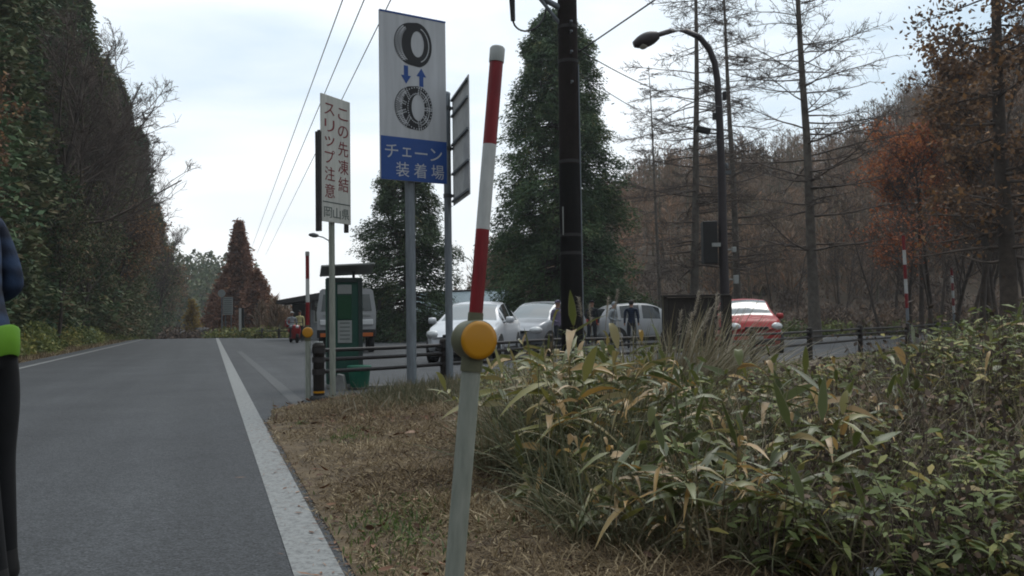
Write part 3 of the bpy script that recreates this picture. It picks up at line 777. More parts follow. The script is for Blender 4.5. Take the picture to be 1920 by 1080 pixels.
# ---- larches and bare trees behind the parking lot
def larch(px, D, H, r, R0, label, **kw):
    T, C, t = larch_mesh(H, r, R0, **kw)
    return tree('larch_tree', label, T, C, put(px, D), A['pale_bark'], A['twig'], group='bare larches behind the parking lot')
larch(1528, 34, 19, .22, 5.8, 'bare larch with long dark level branches right of the street lamp', nb=80, dense=11)
larch(1302, 39, 20, .21, 5.2, 'bare larch with fine drooping twigs under the arm of the street lamp', nb=120, dense=13, droop=-.06)
larch(1384, 43, 21, .20, 4.8, 'slender bare larch directly right of the street lamp pole', nb=115, dense=12, droop=-.03)
larch(1238, 52, 16, .13, 4.8, 'faint thin larch left of the street lamp head', nb=85, dense=10, droop=-.06)
# big tree at the right edge
T, C, t = larch_mesh(17, .27, 4.2, nb=80, dense=9)
sel = t[(t[:, 2] > 3.0)]
tp = np.concatenate([sel + rng.normal(size=sel.shape) * .22 for _ in range(3)])
tp = tp[rng.uniform(0, 1, len(tp)) < np.interp(tp[:, 2], [3, 6, 11, 14], [.4, .9, .9, .15])]
Lf = MB(); Lf.leaves(tp, rng.uniform(.1, .22, len(tp)), .6, rng.uniform(0, 1, len(tp)), 0, .4)
tree('larch_tree', 'big dark tree with withered brown leaves at the right edge', T, C, put(1893, 26), A['bark'], A['twig'], extra=(Lf, A['brown_leaf']))
var_ = []
for k in range(4):
    T, C, tips = bare_mesh(9.5 + k, .13, (.05 * (k - 1.5), 0), (15, 6, 5, 3), vase=.75, minr=.009, t0=.25)
    ex = None
    if k in (1, 3):
        Lf = MB(); tp = tips[rng.uniform(0, 1, len(tips)) < .5]; tp = tp + rng.normal(size=tp.shape) * .15
        Lf.leaves(tp, rng.uniform(.1, .2, len(tp)), .6, rng.uniform(0, 1, len(tp)), 0, .4); ex = (Lf, A['brown_leaf'])
    var_.append(tree('bare_tree', 'slim leafless tree in the grey brown wood behind the parking lot' if ex is None else 'slim tree with a few withered leaves in the wood behind the parking lot',
                     T, C, (0, 0, 0), A['bark'], A['twig'], extra=ex, group='leafless trees in the wood behind the parking lot' if ex is None else 'withered trees in the wood behind the parking lot'))
spots = [(1225, 62), (1350, 60), (1450, 58), (1495, 62), (1585, 55), (1630, 60),
         (1650, 42), (1680, 52), (1705, 45), (1725, 58), (1745, 40), (1765, 48), (1790, 36), (1800, 55), (1820, 43), (1840, 34), (1855, 50), (1875, 40), (1905, 36), (1925, 44), (1935, 52), (1575, 64), (1690, 66), (1780, 64)]
for i, (px, D) in enumerate(spots):
    p = put(px, D); place(var_[i % 4], p - [0, 0, .1], rng.uniform(0, 6.3), rng.uniform(.72, 1.0) * np.interp(px, [1200, 1550, 1700, 1900], [.5, .62, .9, 1.1]))
# orange maple and the low orange branch
T, C, tips = bare_mesh(8.4, .12, (-.02, -.03), (18, 7, 5, 3), vase=.35, t0=.45, minr=.008, prim=(.36, .55))
tp = tips[tips[:, 2] > 3.4]; tp = np.concatenate([tp + rng.normal(size=tp.shape) * .18 for _ in range(4)]); Lf = MB()
Lf.leaves(tp, rng.uniform(.08, .17, len(tp)), .8, rng.uniform(0, 1, len(tp)), 0, .6)
tree('maple_tree', 'orange leaved maple in the wood behind the rail fence', T, C, put(1728, 39) + [0, 0, .2], A['bark'], A['twig'], extra=(Lf, A['maple']))
T, C, tips = bare_mesh(4.2, .07, (-.25, 0), (10, 6, 5, 3), vase=.05, t0=.5, minr=.006, prim=(.5, .8))
tp = tips[tips[:, 2] > 1.8]; tp = np.concatenate([tp + rng.normal(size=tp.shape) * .1 for _ in range(2)]); Lf = MB()
Lf.leaves(tp, rng.uniform(.06, .13, len(tp)), .8, rng.uniform(0, .7, len(tp)), 0, .7)
tree('maple_tree', 'small maple with a low spray of orange leaves by the snow poles', T, C, put(1750, 33), A['bark'], A['twig'], extra=(Lf, A['maple']))
T, C, tips = bare_mesh(6.5, .1, (.0, 0), (12, 6, 5, 3), vase=.6, t0=.35, minr=.009)
T, C, tips = bare_mesh(11.5, .16, (.02, 0), (22, 7, 5, 3), vase=.7, t0=.3, minr=.01, prim=(.16, .28))
tp = tips[tips[:, 2] > 4]; tp = np.concatenate([tp + rng.normal(size=tp.shape) * .25 for _ in range(3)]); Lf = MB()
Lf.leaves(tp, rng.uniform(.1, .24, len(tp)), .7, rng.uniform(.2, 1, len(tp)), 0, .4)
tree('oak_tree', 'tall russet leaved tree just left of the big dark larch', T, C, put(1858, 34), A['bark'], A['twig'], extra=(Lf, A['brown_leaf']))
# scrub under the wood
def reg_scrub():
    px = rng.uniform(1090, 2300); D = rng.uniform(44, 75); p = put(px, D); return p - [0, 0, .2]
pts, idx = bush_points(300, reg_scrub, 1.2, 1.5, 230)
mb = MB(); mb.leaves(pts, rng.uniform(.2, .5, len(pts)), .22, np.clip(np.repeat(rng.uniform(0, .8, 300), 230) + rng.uniform(-.1, .3, len(pts)), 0, 1), 0, .3, rng.normal(size=pts.shape) * .6 + [0, 0, .8])
tag(mb.build('dead_scrub', A['scrub']), kind='stuff')
def reg_green():
    px = rng.uniform(1120, 2200); D = rng.uniform(42.5, 50); p = put(px, D); return p - [0, 0, .2]
pts, idx = bush_points(110, reg_green, .9, .9, 260)
scatter_leaves('low_brush', pts, A['bush'], rng.uniform(.1, .24, len(pts)), .5, .5, np.clip(np.repeat(rng.uniform(0, .7, 110), 260) * .7 + rng.uniform(0, .25, len(pts)), 0, 1))
# hedge line across the far side of the lot, left
def reg_hedge():
    t = rng.uniform(0, 1); a = GD(412, 63); b = GD(560, 60); p = a + (b - a) * t + rng.normal(size=3) * .5; return (p[0], p[1], -.2)
pts, idx = bush_points(60, reg_hedge, .7, .8, 160)
scatter_leaves('hedge_brush', pts, A['bush'], rng.uniform(.1, .22, len(pts)), .5, .5)
def reg_hedge2():
    t = rng.uniform(0, 1); a = GD(650, 50); b = GD(940, 47); p = a + (b - a) * t + rng.normal(size=3) * .4; return (p[0], p[1], -.25)
pts, idx = bush_points(50, reg_hedge2, .6, .75, 150)
scatter_leaves('fence_side_brush', pts, A['bush'], rng.uniform(.1, .2, len(pts)), .5, .5)
def reg_far():
    px = rng.uniform(300, 400); D = rng.uniform(76, 95); p = put(px, D); return p - [0, 0, .2]
pts, idx = bush_points(40, reg_far, 1.0, 1.4, 200)
scatter_leaves('far_brush', pts, A['scrub'], rng.uniform(.2, .4, len(pts)), .5, .5)

# ------------------------------------------------------------------ text and flat marks
def text_mesh(body, size):
    cu = bpy.data.curves.new('lettering', 'FONT'); cu.body = body; cu.size = size; cu.align_x = 'CENTER'; cu.align_y = 'CENTER'; cu.extrude = 0.0012
    o = bpy.data.objects.new('lettering', cu); COL.objects.link(o)
    bpy.context.view_layer.update()
    me = bpy.data.meshes.new_from_object(o.evaluated_get(bpy.context.evaluated_depsgraph_get()))
    bpy.data.objects.remove(o); bpy.data.curves.remove(cu)
    n = len(me.vertices); co = np.zeros(n * 3); me.vertices.foreach_get('co', co); co = co.reshape(-1, 3)
    c = (co.max(0) + co.min(0)) / 2; 
    return me, co - [c[0], c[1], 0]
def letters(parent, name, items, m, y):
    """items: (char, x, z, height[, width]) in a sign's own plane (x right, z up, facing -y)"""
    mb = MB()
    for it in items:
        ch, x, z, h = it[:4]
        me, co = text_mesh(ch, h)
        w0 = co[:, 0].max() - co[:, 0].min()
        if len(it) > 4 and w0 > 0: co[:, 0] *= it[4] / w0
        V = np.stack([co[:, 0] + x, y - co[:, 2], co[:, 1] + z], 1)
        lo = []; sz = []
        for p in me.polygons: lo += list(p.vertices); sz.append(len(p.vertices))
        mb.add(V, lo, sz); bpy.data.meshes.remove(me)
    return mb.build(name, m, parent)
def ell(cx, cz, a, b, n=40, a0=0, a1=2 * np.pi, y=0):
    t = np.linspace(a0, a1, n); return np.stack([cx + a * np.cos(t), np.full(n, y), cz + b * np.sin(t)], 1)
def band(p, q):
    return np.stack([p, q], 1)

# ---- tyre chain sign
tb = GD(771, 12.0); TZ = 0.03
SW, SH = 1.0, 2.27
sign = thing('tyre_sign', 'tall white and blue sign showing two tyres and arrows on a grey post', 'road sign', (tb[0], tb[1], TZ), R(33))
mb = MB(); mb.tube([(0, 0, -.1), (0, 0, 5.0)], .0675, 16); mb.lathe([(.069, 5.0), (.069, 5.03), (.04, 5.05)], n=16)
mb.build('post', A['zinc'], sign)
ztop = 5.12
xc = 0.015
mb = MB(); mb.box((xc, -.102, ztop - SH / 2), (SW, .03, SH)); brd = mb.build('board', A['sign_white'], sign, bevel=.006)
yf = -.1185
mb = MB(); mb.box((xc, yf - .0003, ztop - SH + .58 / 2), (SW - .012, .004, .58)); mb.build('blue_panel', A['blue'], sign)
MB().box((xc, yf, ztop - .012), (SW, .005, .024)).build('blue_edge', A['blue'], sign)
mb = MB()
for z in (ztop - .3, ztop - .9, ztop - 1.5, ztop - 2.1):
    mb.box((xc, -.072, z), (SW * .96, .03, .045)); mb.tube([(0, 0, z - .03), (0, 0, z + .03)], .076, 16)
mb.build('bracket', A['zinc_dark'], sign)
def tyre_mark(cz, chain):
    cx = xc + .0; yb = yf - .001
    a, b = .225, .305
    K = MB(); t = np.linspace(0, 2 * np.pi, 56, endpoint=False)
    # outer body: sidewall ellipse joined to the tread behind it on the left
    out_ = np.stack([np.where(np.cos(t) > 0, cx + .055 + (a) * np.cos(t), cx - .015 + (a + .05) * np.cos(t)), cz + b * np.sin(t) * np.where(np.cos(t) > 0, 1, .96)], 1)
    for i in range(56):
        j = (i + 1) % 56
        hin = lambda q: np.array([cx + .062 + .098 * np.cos(q), cz + .01 + .178 * np.sin(q)])
        p0, p1, q0, q1 = out_[i], out_[j], hin(t[i]), hin(t[i] + 2 * np.pi / 56)
        K.poly([(p0[0], yb, p0[1]), (q0[0], yb, q0[1]), (q1[0], yb, q1[1]), (p1[0], yb, p1[1])])
    o = K.build('tyre_picture', A['ink'], sign)
    Wt = MB(); y2 = yb - .0015
    # light rim line on the sidewall
    q = np.linspace(-1.25, 1.25, 24)
    Wt.grid(band(np.stack([cx + .055 + .185 * np.cos(q), np.full(24, y2), cz + .245 * np.sin(q)], 1), np.stack([cx + .055 + .172 * np.cos(q), np.full(24, y2), cz + .232 * np.sin(q)], 1)), smooth=False)
    # inner far wall of the hole
    q = np.linspace(-1.3, 1.3, 20)
    # tread blocks: short pale gaps following the curve of the tread
    rows = (.262, .238, .212, .186)
    for ri, rx in enumerate(rows):
        for kk in np.arange(-10, 11):
            th = np.pi + kk * .105 + (ri % 2) * .05
            x0 = cx - .005 + rx * np.cos(th) * 1.0; z0 = cz + (b * .93) * np.sin(th) * (.99 - .03 * ri)
            if abs(kk) > 9: continue
            c_, s_ = np.cos(th + np.pi / 2 * .0), np.sin(th)
            wdt = .011; ln = .015
            ang = -.5 if ri % 2 else .35
            dx, dz = ln * math.cos(ang), ln * math.sin(ang)
            Wt.poly([(x0 - dx, y2, z0 - dz - wdt / 2), (x0 + dx, y2, z0 + dz - wdt / 2), (x0 + dx, y2, z0 + dz + wdt / 2), (x0 - dx, y2, z0 - dz + wdt / 2)])
    if chain:
        for th in np.arange(0, 2 * np.pi, 2 * np.pi / 9):
            # each chain cross: from the rim hole over the sidewall and across the tread, drawn as a row of links
            side = np.cos(th) > -.15
            for f in np.linspace(.5, 1.0, 7):
                r_ = f
                x0 = cx + .055 + a * r_ * np.cos(th) if side else cx + .0 + (a + .045) * r_ * np.cos(th)
                z0 = cz + b * r_ * .97 * np.sin(th)
                for sgn in (-1, 1):
                    ox, oz = -np.sin(th) * .016 * sgn, np.cos(th) * .016 * sgn
                    Wt.poly([(x0 + ox - .011, y2 - .0006, z0 + oz), (x0 + ox, y2 - .0006, z0 + oz - .011), (x0 + ox + .011, y2 - .0006, z0 + oz), (x0 + ox, y2 - .0006, z0 + oz + .011)])
        for f in (.66, .93):
            for th in np.arange(0, 2 * np.pi, .16):
                x0 = cx + .055 + (a * f + (.045 if (np.cos(th) < 0 and f > .8) else 0)) * np.cos(th); z0 = cz + b * f * np.sin(th)
                Wt.poly([(x0 - .010, y2 - .0006, z0), (x0, y2 - .0006, z0 - .012), (x0 + .010, y2 - .0006, z0), (x0, y2 - .0006, z0 + .012)])
    Wt.build('tread_lines', A['sign_white'], o)
tyre_mark(ztop - .40, False); tyre_mark(ztop - 1.27, True)
def arrow(x, z, sgn):
    y2 = yf - .001; K = MB(); h = .125
    K.poly([(x - .032, y2, z + sgn * h), (x - .032, y2, z - sgn * .01), (x + .032, y2, z - sgn * .01), (x + .032, y2, z + sgn * h)][::sgn])
    K.poly([(x - .075, y2, z - sgn * .01), (x, y2, z - sgn * h), (x + .075, y2, z - sgn * .01)][::sgn])
    K.build('arrow', A['blue'], sign)
arrow(xc - .115, ztop - .83, 1); arrow(xc + .115, ztop - .84, -1)
yt = yf - .004
letters(sign, 'lettering', [(c, xc - .5 + u * SW, ztop - SH + .385, .225, wd) for c, u, wd in (('チ', .16, .19), ('ェ', .385, .135), ('ー', .60, .19), ('ン', .83, .18))]
        + [(c, xc - .5 + u * SW, ztop - SH + .15, .215, .195) for c, u in (('装', .32), ('着', .585), ('場', .85))], A['sign_white'], yt)

# ---- slippery road warning sign
sb = GD(623, 11.0)
s2 = thing('warning_sign', 'narrow white sign with red vertical lettering on a thin pale post', 'road sign', (sb[0], sb[1], .03), R(63))
w2, h2, zt2 = .57, 1.57, 3.77
mb = MB(); mb.tube([(0, .0, -.1), (0, .0, zt2 - h2 + .3)], .038, 14); mb.build('post', A['pole_white'], s2)
mb = MB(); mb.box((.02, -.055, zt2 - h2 / 2), (w2, .022, h2)); mb.build('board', A['sign_cream'], s2, bevel=.004)
mb = MB()
mb.box((.02 - w2 / 2 - .018, -.03, zt2 - h2 / 2 - .30), (.035, .07, h2 - .35)); mb.box((.02 + w2 / 2 - .03, -.015, zt2 - h2 / 2 - .1), (.035, .05, h2 + .0))
mb.box((.02, -.02, zt2 - h2 * .3), (w2, .04, .04)); mb.box((.02, -.02, zt2 - h2 * .85), (w2, .04, .04))
mb.build('frame', A['rail'], s2)
x0 = .02 - w2 / 2; yy = -.0675
it = [(c, x0 + .74 * w2, zt2 - h2 * v, .20, .2) for c, v in zip('この先凍結', (.12, .26, .40, .545, .685))] + \
     [(c, x0 + .27 * w2, zt2 - h2 * v, .19, .19) for c, v in zip('スリップ注意', (.11, .24, .365, .485, .62, .755))]
letters(s2, 'lettering', it, A['ink_red'], yy)
mb = MB(); mb.box((.02, yy, zt2 - h2 * .845), (w2 - .03, .003, .012)); mb.build('rule_line', A['ink_grey'], s2)
letters(s2, 'small_lettering', [(c, x0 + u * w2, zt2 - h2 * .925, .15, .15) for c, u in zip('岡山県', (.2, .5, .8))], A['ink_grey'], yy)

# ---- sign seen from behind
pb = GD(842, 13.0)
s3 = thing('signboard', 'dull grey signboard seen from its ribbed back on a steel post', 'road sign', (pb[0], pb[1], .03), 0)
mb = MB(); mb.tube([(0, 0, -.1), (0, 0, 4.30)], .055, 14); mb.lathe([(.058, 4.3), (.058, 4.33), (.03, 4.35)], n=14); mb.build('post', A['zinc'], s3)
# panel runs from the post towards the camera, its back showing
u3 = np.array([.30, -1.22]); Lr = np.hypot(*u3); ang3 = math.atan2(u3[1], u3[0])
rot = np.array(Matrix.Rotation(ang3, 3, 'Z'))
cen = np.array([.085 + u3[0] / 2, u3[1] / 2 + .05, 3.47])
mb = MB(); mb.box(cen, (Lr, .012, 1.62), rot); mb.build('board', A['zinc_back'], s3)
nrm = np.array([-math.sin(ang3), math.cos(ang3), 0]) * -1
for z in (2.72, 3.12, 3.55, 3.98, 4.22):
    mb = MB(); mb.box(cen + [0, 0, z - cen[2]] + nrm * .02, (Lr * .98, .03, .03), rot); mb.build('stiffener', A['zinc'], s3)
for z in (2.8, 3.5, 4.1):
    mb = MB(); mb.tube([(0, 0, z - .03), (0, 0, z + .03)], .064, 14); mb.box((.05, .0, z), (.1, .03, .04)); mb.build('clamp', A['zinc_dark'], s3)

# ------------------------------------------------------------------ snow poles with reflectors
def snow_pole(label, base, lean=(0, 0), face=0.0, bands=None, refl=.93, top=1.99, wide=.0335, group='snow poles with amber reflectors'):
    t = thing('snow_pole', label, 'snow pole', base, 0, group)
    t.rotation_euler = (lean[1], lean[0], face)
    mb = MB(); mb.tube([(0, 0, -.15), (0, 0, refl - .06)], wide, 20); mb.build('post', A['pole_white'], t)
    mb = MB(); mb.tube([(0, 0, refl + .06), (0, 0, refl + .095)], .027, 16); mb.build('collar', A['olive'], t)
    zs = np.linspace(refl + .085, top, 4)
    for i in range(3):
        mb = MB(); mb.tube([(0, 0, zs[i]), (0, 0, zs[i + 1])], .0245, 18); mb.build('band', A['white'] if i == 1 else A['red'], t)
    mb = MB(); mb.lathe([(.027, top - .005), (.0275, top + .045), (.022, top + .052)], n=18); mb.build('cap', A['panel_grey'], t)
    mb = MB(); mb.lathe([(.055, .05), (.068, .045), (.070, .03), (.070, -.045), (.0675, -.05)], (0, 0, refl), 'y', 40)
    h = mb.build('reflector_housing', A['olive'], t)
    mb = MB(); mb.lathe([(.0665, -.048), (.0655, -.054), (.05, -.056), (.001, -.057)], (0, 0, refl), 'y', 40); mb.build('reflector', A['yellow'], h)
    mb = MB(); mb.tube([(0, 0, refl - .11), (0, 0, refl - .055)], .0385, 18); mb.build('lower_collar', A['olive'], t)
    return t
nb_ = P(899, 640, 3.06)
sp = snow_pole('large near red and white snow pole with round amber reflector, leaning right', (nb_[0] - .108, nb_[1] + .0, .0), (R(5.8), R(0)), R(24), refl=.935, top=1.935)
fb = GD(577, 11.4)
snow_pole('thin red and white snow pole with amber reflector beside the dark fence post', (fb[0], fb[1], 0), (0, 0), R(10), refl=.87, top=1.86)
def tall_pole(label, px, D, H, nb):
    b = GD(px, D); t = thing('snow_pole', label, 'snow pole', (b[0], b[1], float(terr(b[0], b[1]))), 0, 'tall banded snow poles along the rail fence'); t.rotation_euler = (0, R(-1.2), 0)
    zs = np.linspace(H * .36, H, nb + 1)
    mb = MB(); mb.tube([(0, 0, -.1), (0, 0, zs[0])], .045, 12); mb.build('post', A['zinc'], t)
    for i in range(nb):
        mb = MB(); mb.tube([(0, 0, zs[i]), (0, 0, zs[i + 1])], .05, 12); mb.build('band', A['red'] if i % 2 == (nb + 1) % 2 else A['white'], t)
tall_pole('taller banded snow pole behind the rail fence', 1703, 27, 3.45, 5)
tall_pole('shorter banded snow pole at the far end of the rail fence', 1790, 37, 2.95, 6)

# ------------------------------------------------------------------ fence
posts = [(597, 11.45), (832, 13.05), (1030, 15.5), (1245, 16.6), (1330, 16.9), (1410, 17.5), (1517, 19.7), (1612, 22.7), (1700, 25.7), (1755, 30.5), (1800, 37)]
fp = [GD(*q) for q in posts]
fence = thing('rail_fence', 'low dark fence of round rails and posts curving round the parking lot edge', 'fence', fp[0])
def rel(p): return np.asarray(p) - fp[0]
for i, p in enumerate(fp):
    q = rel(p); mb = MB(); rr = .072 if i == 0 else .06
    mb.lathe([(rr, -.15), (rr, .66), (rr * 1.12, .665), (rr * 1.12, .70), (rr * .9, .725), (rr * .4, .735)], q, 'z', 16)
    po = mb.build('post', A['dark_wood'], fence)
    if i == 0:
        mb = MB(); mb.tube([q + [0, 0, .09], q + [0, 0, .115]], rr + .003, 16); mb.build('reflective_band', A['yellow'], po)
        mb = MB(); mb.lathe([(.13, -.02), (.13, .03), (.09, .06)], q, 'z', 16); mb.build('foot', A['black'], po)
        mb = MB(); mb.lathe([(.06, .735), (.055, .75)], q, 'z', 16); mb.build('cap', A['panel_grey'], po)
    for z in (.635, .515, .36):
        mb = MB(); mb.tube([q + [0, 0, z - .035], q + [0, 0, z + .035]], rr + .012, 14); mb.build('rail_clamp', A['rail'], po)
for z in (.635, .515, .36):
    for i in range(len(fp) - 1):
        mb = MB(); a_, b_ = rel(fp[i]) + [0, 0, z], rel(fp[i + 1]) + [0, 0, z]; e = (b_ - a_) / np.linalg.norm(b_ - a_) * .06
        mb.tube([a_ + e, (a_ + b_) / 2 - [0, 0, .006], b_ - e], .027, 10); mb.build('rail', A['rail'], fence)
# far grey fence across the lot, and short posts at the road end
f0, f1 = GD(690, 46), GD(845, 44.5)
ff = thing('rail_fence', 'pale weathered fence at the far side of the parking lot by the short cedar', 'fence', f0)
for t in np.linspace(0, 1, 6):
    mb = MB(); q = (f1 - f0) * t; mb.box(q + [0, 0, .35], (.1, .1, .8)); mb.build('post', A['concrete'], ff)
for z in (.62, .35):
    mb = MB(); mb.tube([[0, 0, z], f1 - f0 + [0, 0, z]], .045, 8); mb.build('rail', A['concrete'], ff)
f0, f1 = GD(404, 64), GD(556, 58)
ff = thing('rail_fence', 'dark fence of short posts along the bushes at the far left of the parking lot', 'fence', f0)
for t in np.linspace(0, 1, 6):
    mb = MB(); q = (f1 - f0) * t; mb.lathe([(.09, -.1), (.09, .6), (.05, .64)], q, n=10); mb.build('post', A['dark_wood'], ff)
mb = MB(); mb.tube([[0, 0, .45], f1 - f0 + [0, 0, .45]], .04, 8); mb.build('rail', A['dark_wood'], ff)

# ------------------------------------------------------------------ utility pole
ub = GD(1073, 13.2)
up_ = thing('utility_pole', 'thick dark brown utility pole standing in front of the tall cedar', 'utility pole', (ub[0], ub[1], 0))
mb = MB(); mb.tube([(0, 0, -.2), (0, 0, 3.3)], [.172, .163], 24); mb.build('lower_sleeve', A['pole_brown'], up_)
mb = MB(); mb.tube([(0, 0, 3.3), (0, 0, 9.2)], [.157, .128], 24); mb.build('shaft', A['shaft_brown'], up_)
for z in (1.95, 2.22, 3.32, 4.83, 5.35):
    mb = MB(); r_ = .172 - .005 * z; mb.tube([(0, 0, z), (0, 0, z + .045)], r_ + .006, 24); mb.build('band', A['pole_band'], up_)
for z in (4.5, 4.95, 5.4, 5.25):
    mb = MB(); mb.tube([(.03, -.13, z), (.04, -.24, z)], .011, 8); mb.tube([(.04, -.24, z - .012), (.04, -.24, z + .012)], .02, 8); mb.build('step_bolt', A['zinc'], up_)
mb = MB(); mb.box((-.11, -.115, 2.45), (.035, .012, .42)); mb.build('tag_plate', A['panel_grey'], up_)
mb = MB(); mb.tube([(.16, -.06, -.1), (.155, -.06, 2.4), (.15, -.05, 4.8)], .011, 8); mb.build('earth_wire', A['zinc'], up_)
# bracket arm with cable loop
mb = MB(); mb.tube([(0, 0, 5.62), (-.45, -.15, 5.82), (-.98, -.3, 5.92)], [.045, .042, .04], 10); mb.tube([(0, 0, 5.3), (-.42, -.15, 5.78)], .028, 8); mb.build('bracket_arm', A['zinc'], up_)
mb = MB(); mb.tube([(-.84, -.28, 5.95), (-.83, -.28, 5.72), (-.82, -.28, 5.4)], [.05, .045, .035], 10); mb.build('cable_sleeve', A['black'], up_)
th = np.linspace(0, np.pi, 16)
loop = np.stack([-.57 - .25 * np.cos(th), np.full(16, -.28) + th * .08, 5.42 - .27 * np.sin(th) + th * .09], 1)
mb = MB(); mb.tube(loop, .014, 8); mb.tube([loop[-1], (-.12, -.05, 6.05)], .014, 8); mb.build('cable', A['black'], up_)
mb = MB(); mb.lathe([(.02, -.1), (.05, -.08), (.02, -.04), (.05, -.02), (.02, .02), (.05, .04), (.02, .08)], (-.98, -.3, 5.82), n=12); mb.build('insulator', A['insulator'], up_)
UT = np.array([ub[0], ub[1], 0])

# ------------------------------------------------------------------ wires
def sag(a, b, s, r, n=24):
    t = np.linspace(0, 1, n)[:, None]; p = a * (1 - t) + b * t; p[:, 2] -= s * 4 * (t * (1 - t))[:, 0]; return p
def wire(name, label, a, b, s, r=.012, group='overhead power lines'):
    o = MB().tube(sag(np.asarray(a), np.asarray(b), s, r), r, 6).build(name, A['black']); tag(o, label, 'wire', group)
wire('power_line', 'first thin overhead line on the left, sloping down to the far trees', P(668, -70, 22), P(470, 470, 118), .0, .016)
wire('power_line', 'second thin overhead line, in the middle of the three', P(708, -60, 22), P(482, 475, 118), .0, .016)
wire('power_line', 'third thin overhead line passing behind the tyre sign', P(757, -50, 22), P(498, 478, 118), .0, .016)
wire('guy_wire', 'dark wire rising from the utility pole towards the upper right', UT + [.16, -.02, 5.0], P(1330, -70, 9), .0, .010, None)
wire('service_wire', 'thin wire falling from the utility pole to the street lamp pole', UT + [.15, 0, 5.05], P(1352, 200, 20.8), .18, .008, None)
wire('service_wire', 'faint lower wire dropping from the utility pole across the pale sky', UT + [.15, 0, 4.7], P(1350, 262, 20.8), .2, .006, None)

# ------------------------------------------------------------------ street lamp
lb = GD(1362, 21.0)
lamp = thing('street_lamp', 'dark brown curved street lamp with a hooded head and a box on its pole', 'street lamp', (lb[0], lb[1], 0))
Q = lambda px, py: P(px, py, 21.0) - lb
pth = [(1362, 690), (1361, 600), (1356, 470), (1353, 320)]
mb = MB(); mb.tube([Q(*q) for q in pth], [.12, .115, .105, .098], 16); mb.build('pole', A['lamp_brown'], lamp)
arc = [(1353, 320), (1349, 220), (1345, 150), (1340, 118), (1330, 92), (1312, 70), (1286, 58), (1258, 58), (1232, 66)]
mb = MB(); mb.tube([Q(*q) for q in arc], [.095, .085, .08, .076, .072, .07, .066, .062, .058], 14); mb.build('curved_arm', A['lamp_brown'], lamp)
c0, c1 = Q(1234, 66), Q(1188, 84)
ax = (c1 - c0) / np.linalg.norm(c1 - c0)
mb = MB(); k = np.linspace(0, 1, 9); mb.tube([c0 + (c1 - c0) * t for t in k], .02 + .155 * np.sin(np.pi * np.clip(k * .8 + .12, 0, 1)) ** .8, 16)
hd = mb.build('lamp_head', A['lamp_brown'], lamp)
mb = MB(); mb.lathe([(.12, .02), (.13, -.03), (.11, -.10), (.05, -.14), (.01, -.145)], (c0 + (c1 - c0) * .62) + [0, 0, -.045], n=18); mb.build('lens', A['glass_lamp'], hd)
mb = MB(); mb.box(Q(1330, 455) + [0, 0, 0], (.34, .3, 1.0)); mb.build('control_box', A['black'], lamp, bevel=.02)
mb = MB(); mb.box(Q(1340, 460) + [0, -.17, 0], (.2, .04, .09)); mb.build('label_plate', A['panel_grey'], lamp)
mb = MB(); mb.box(Q(1376, 468), (.1, .1, .12)); mb.box(Q(1368, 468), (.14, .03, .03)); mb.build('junction_box', A['panel_grey'], lamp, bevel=.01)
mb = MB(); mb.box(Q(1380, 524), (.12, .08, .2)); mb.box(Q(1370, 524), (.12, .03, .03)); mb.build('small_plate', A['panel_grey'], lamp, bevel=.01)
mb = MB(); mb.box(Q(1318, 244), (.34, .2, .13), np.array(Matrix.Rotation(R(14), 3, 'Y'))); mb.box(Q(1338, 250), (.3, .04, .04)); mb.build('floodlight', A['black'], lamp, bevel=.02)
mb = MB(); mb.box(Q(1358, 180), (.08, .12, .2)); mb.box(Q(1340, 218), (.1, .1, .16)); mb.build('clamp', A['black'], lamp, bevel=.01)
mb = MB(); mb.lathe([(.05, -.05), (.06, 0), (.045, .06), (.02, .09)], Q(1362, 312), n=12); mb.box(Q(1360, 324), (.24, .14, .09)); mb.build('sensor', A['zinc_dark'], lamp)
# far lamp left
l2b = GD(621, 55)
l2 = thing('street_lamp', 'small far street lamp whose head shows left of the warning sign', 'street lamp', (l2b[0], l2b[1], 0))
Q2 = lambda px, py: P(px, py, 55) - l2b
mb = MB(); mb.tube([Q2(621, 630), Q2(620, 470), Q2(618, 452)], .07, 10); mb.tube([Q2(618, 452), Q2(606, 445), Q2(594, 442)], .04, 8); mb.build('pole', A['zinc'], l2)
mb = MB(); k = np.linspace(0, 1, 7); c0, c1 = Q2(597, 442), Q2(579, 440); mb.tube([c0 + (c1 - c0) * t for t in k], .03 + .12 * np.sin(np.pi * np.clip(k * .8 + .12, 0, 1)), 10); mb.build('lamp_head', A['zinc_dark'], l2)

# ------------------------------------------------------------------ notice board
nb0 = GD(1305, 16.2)
brd = thing('notice_board', 'dark wooden notice board seen from behind the pampas grass', 'notice board', (nb0[0], nb0[1], 0), R(4))
W2 = .58
for sx in (-1, 1):
    mb = MB(); mb.box((sx * W2, 0, .69), (.09 if sx < 0 else .16, .09, 1.38)); mb.build('post', A['dark_wood'], brd, bevel=.008)
mb = MB(); mb.box((0, 0, 1.385), (W2 * 2 + .1, .14, .04)); mb.build('cap_rail', A['dark_wood'], brd, bevel=.006)
mb = MB(); mb.box((-.1, .01, 1.08), (.9, .03, .55)); mb.build('panel', A['dark_wood'], brd)
mb = MB(); mb.box((0, .02, .78), (W2 * 2 - .1, .05, .06)); mb.box((.38, .02, 1.08), (.05, .05, .56)); mb.box((-.1, .02, .55), (.9, .03, .4)); mb.build('cross_rail', A['dark_wood'], brd)

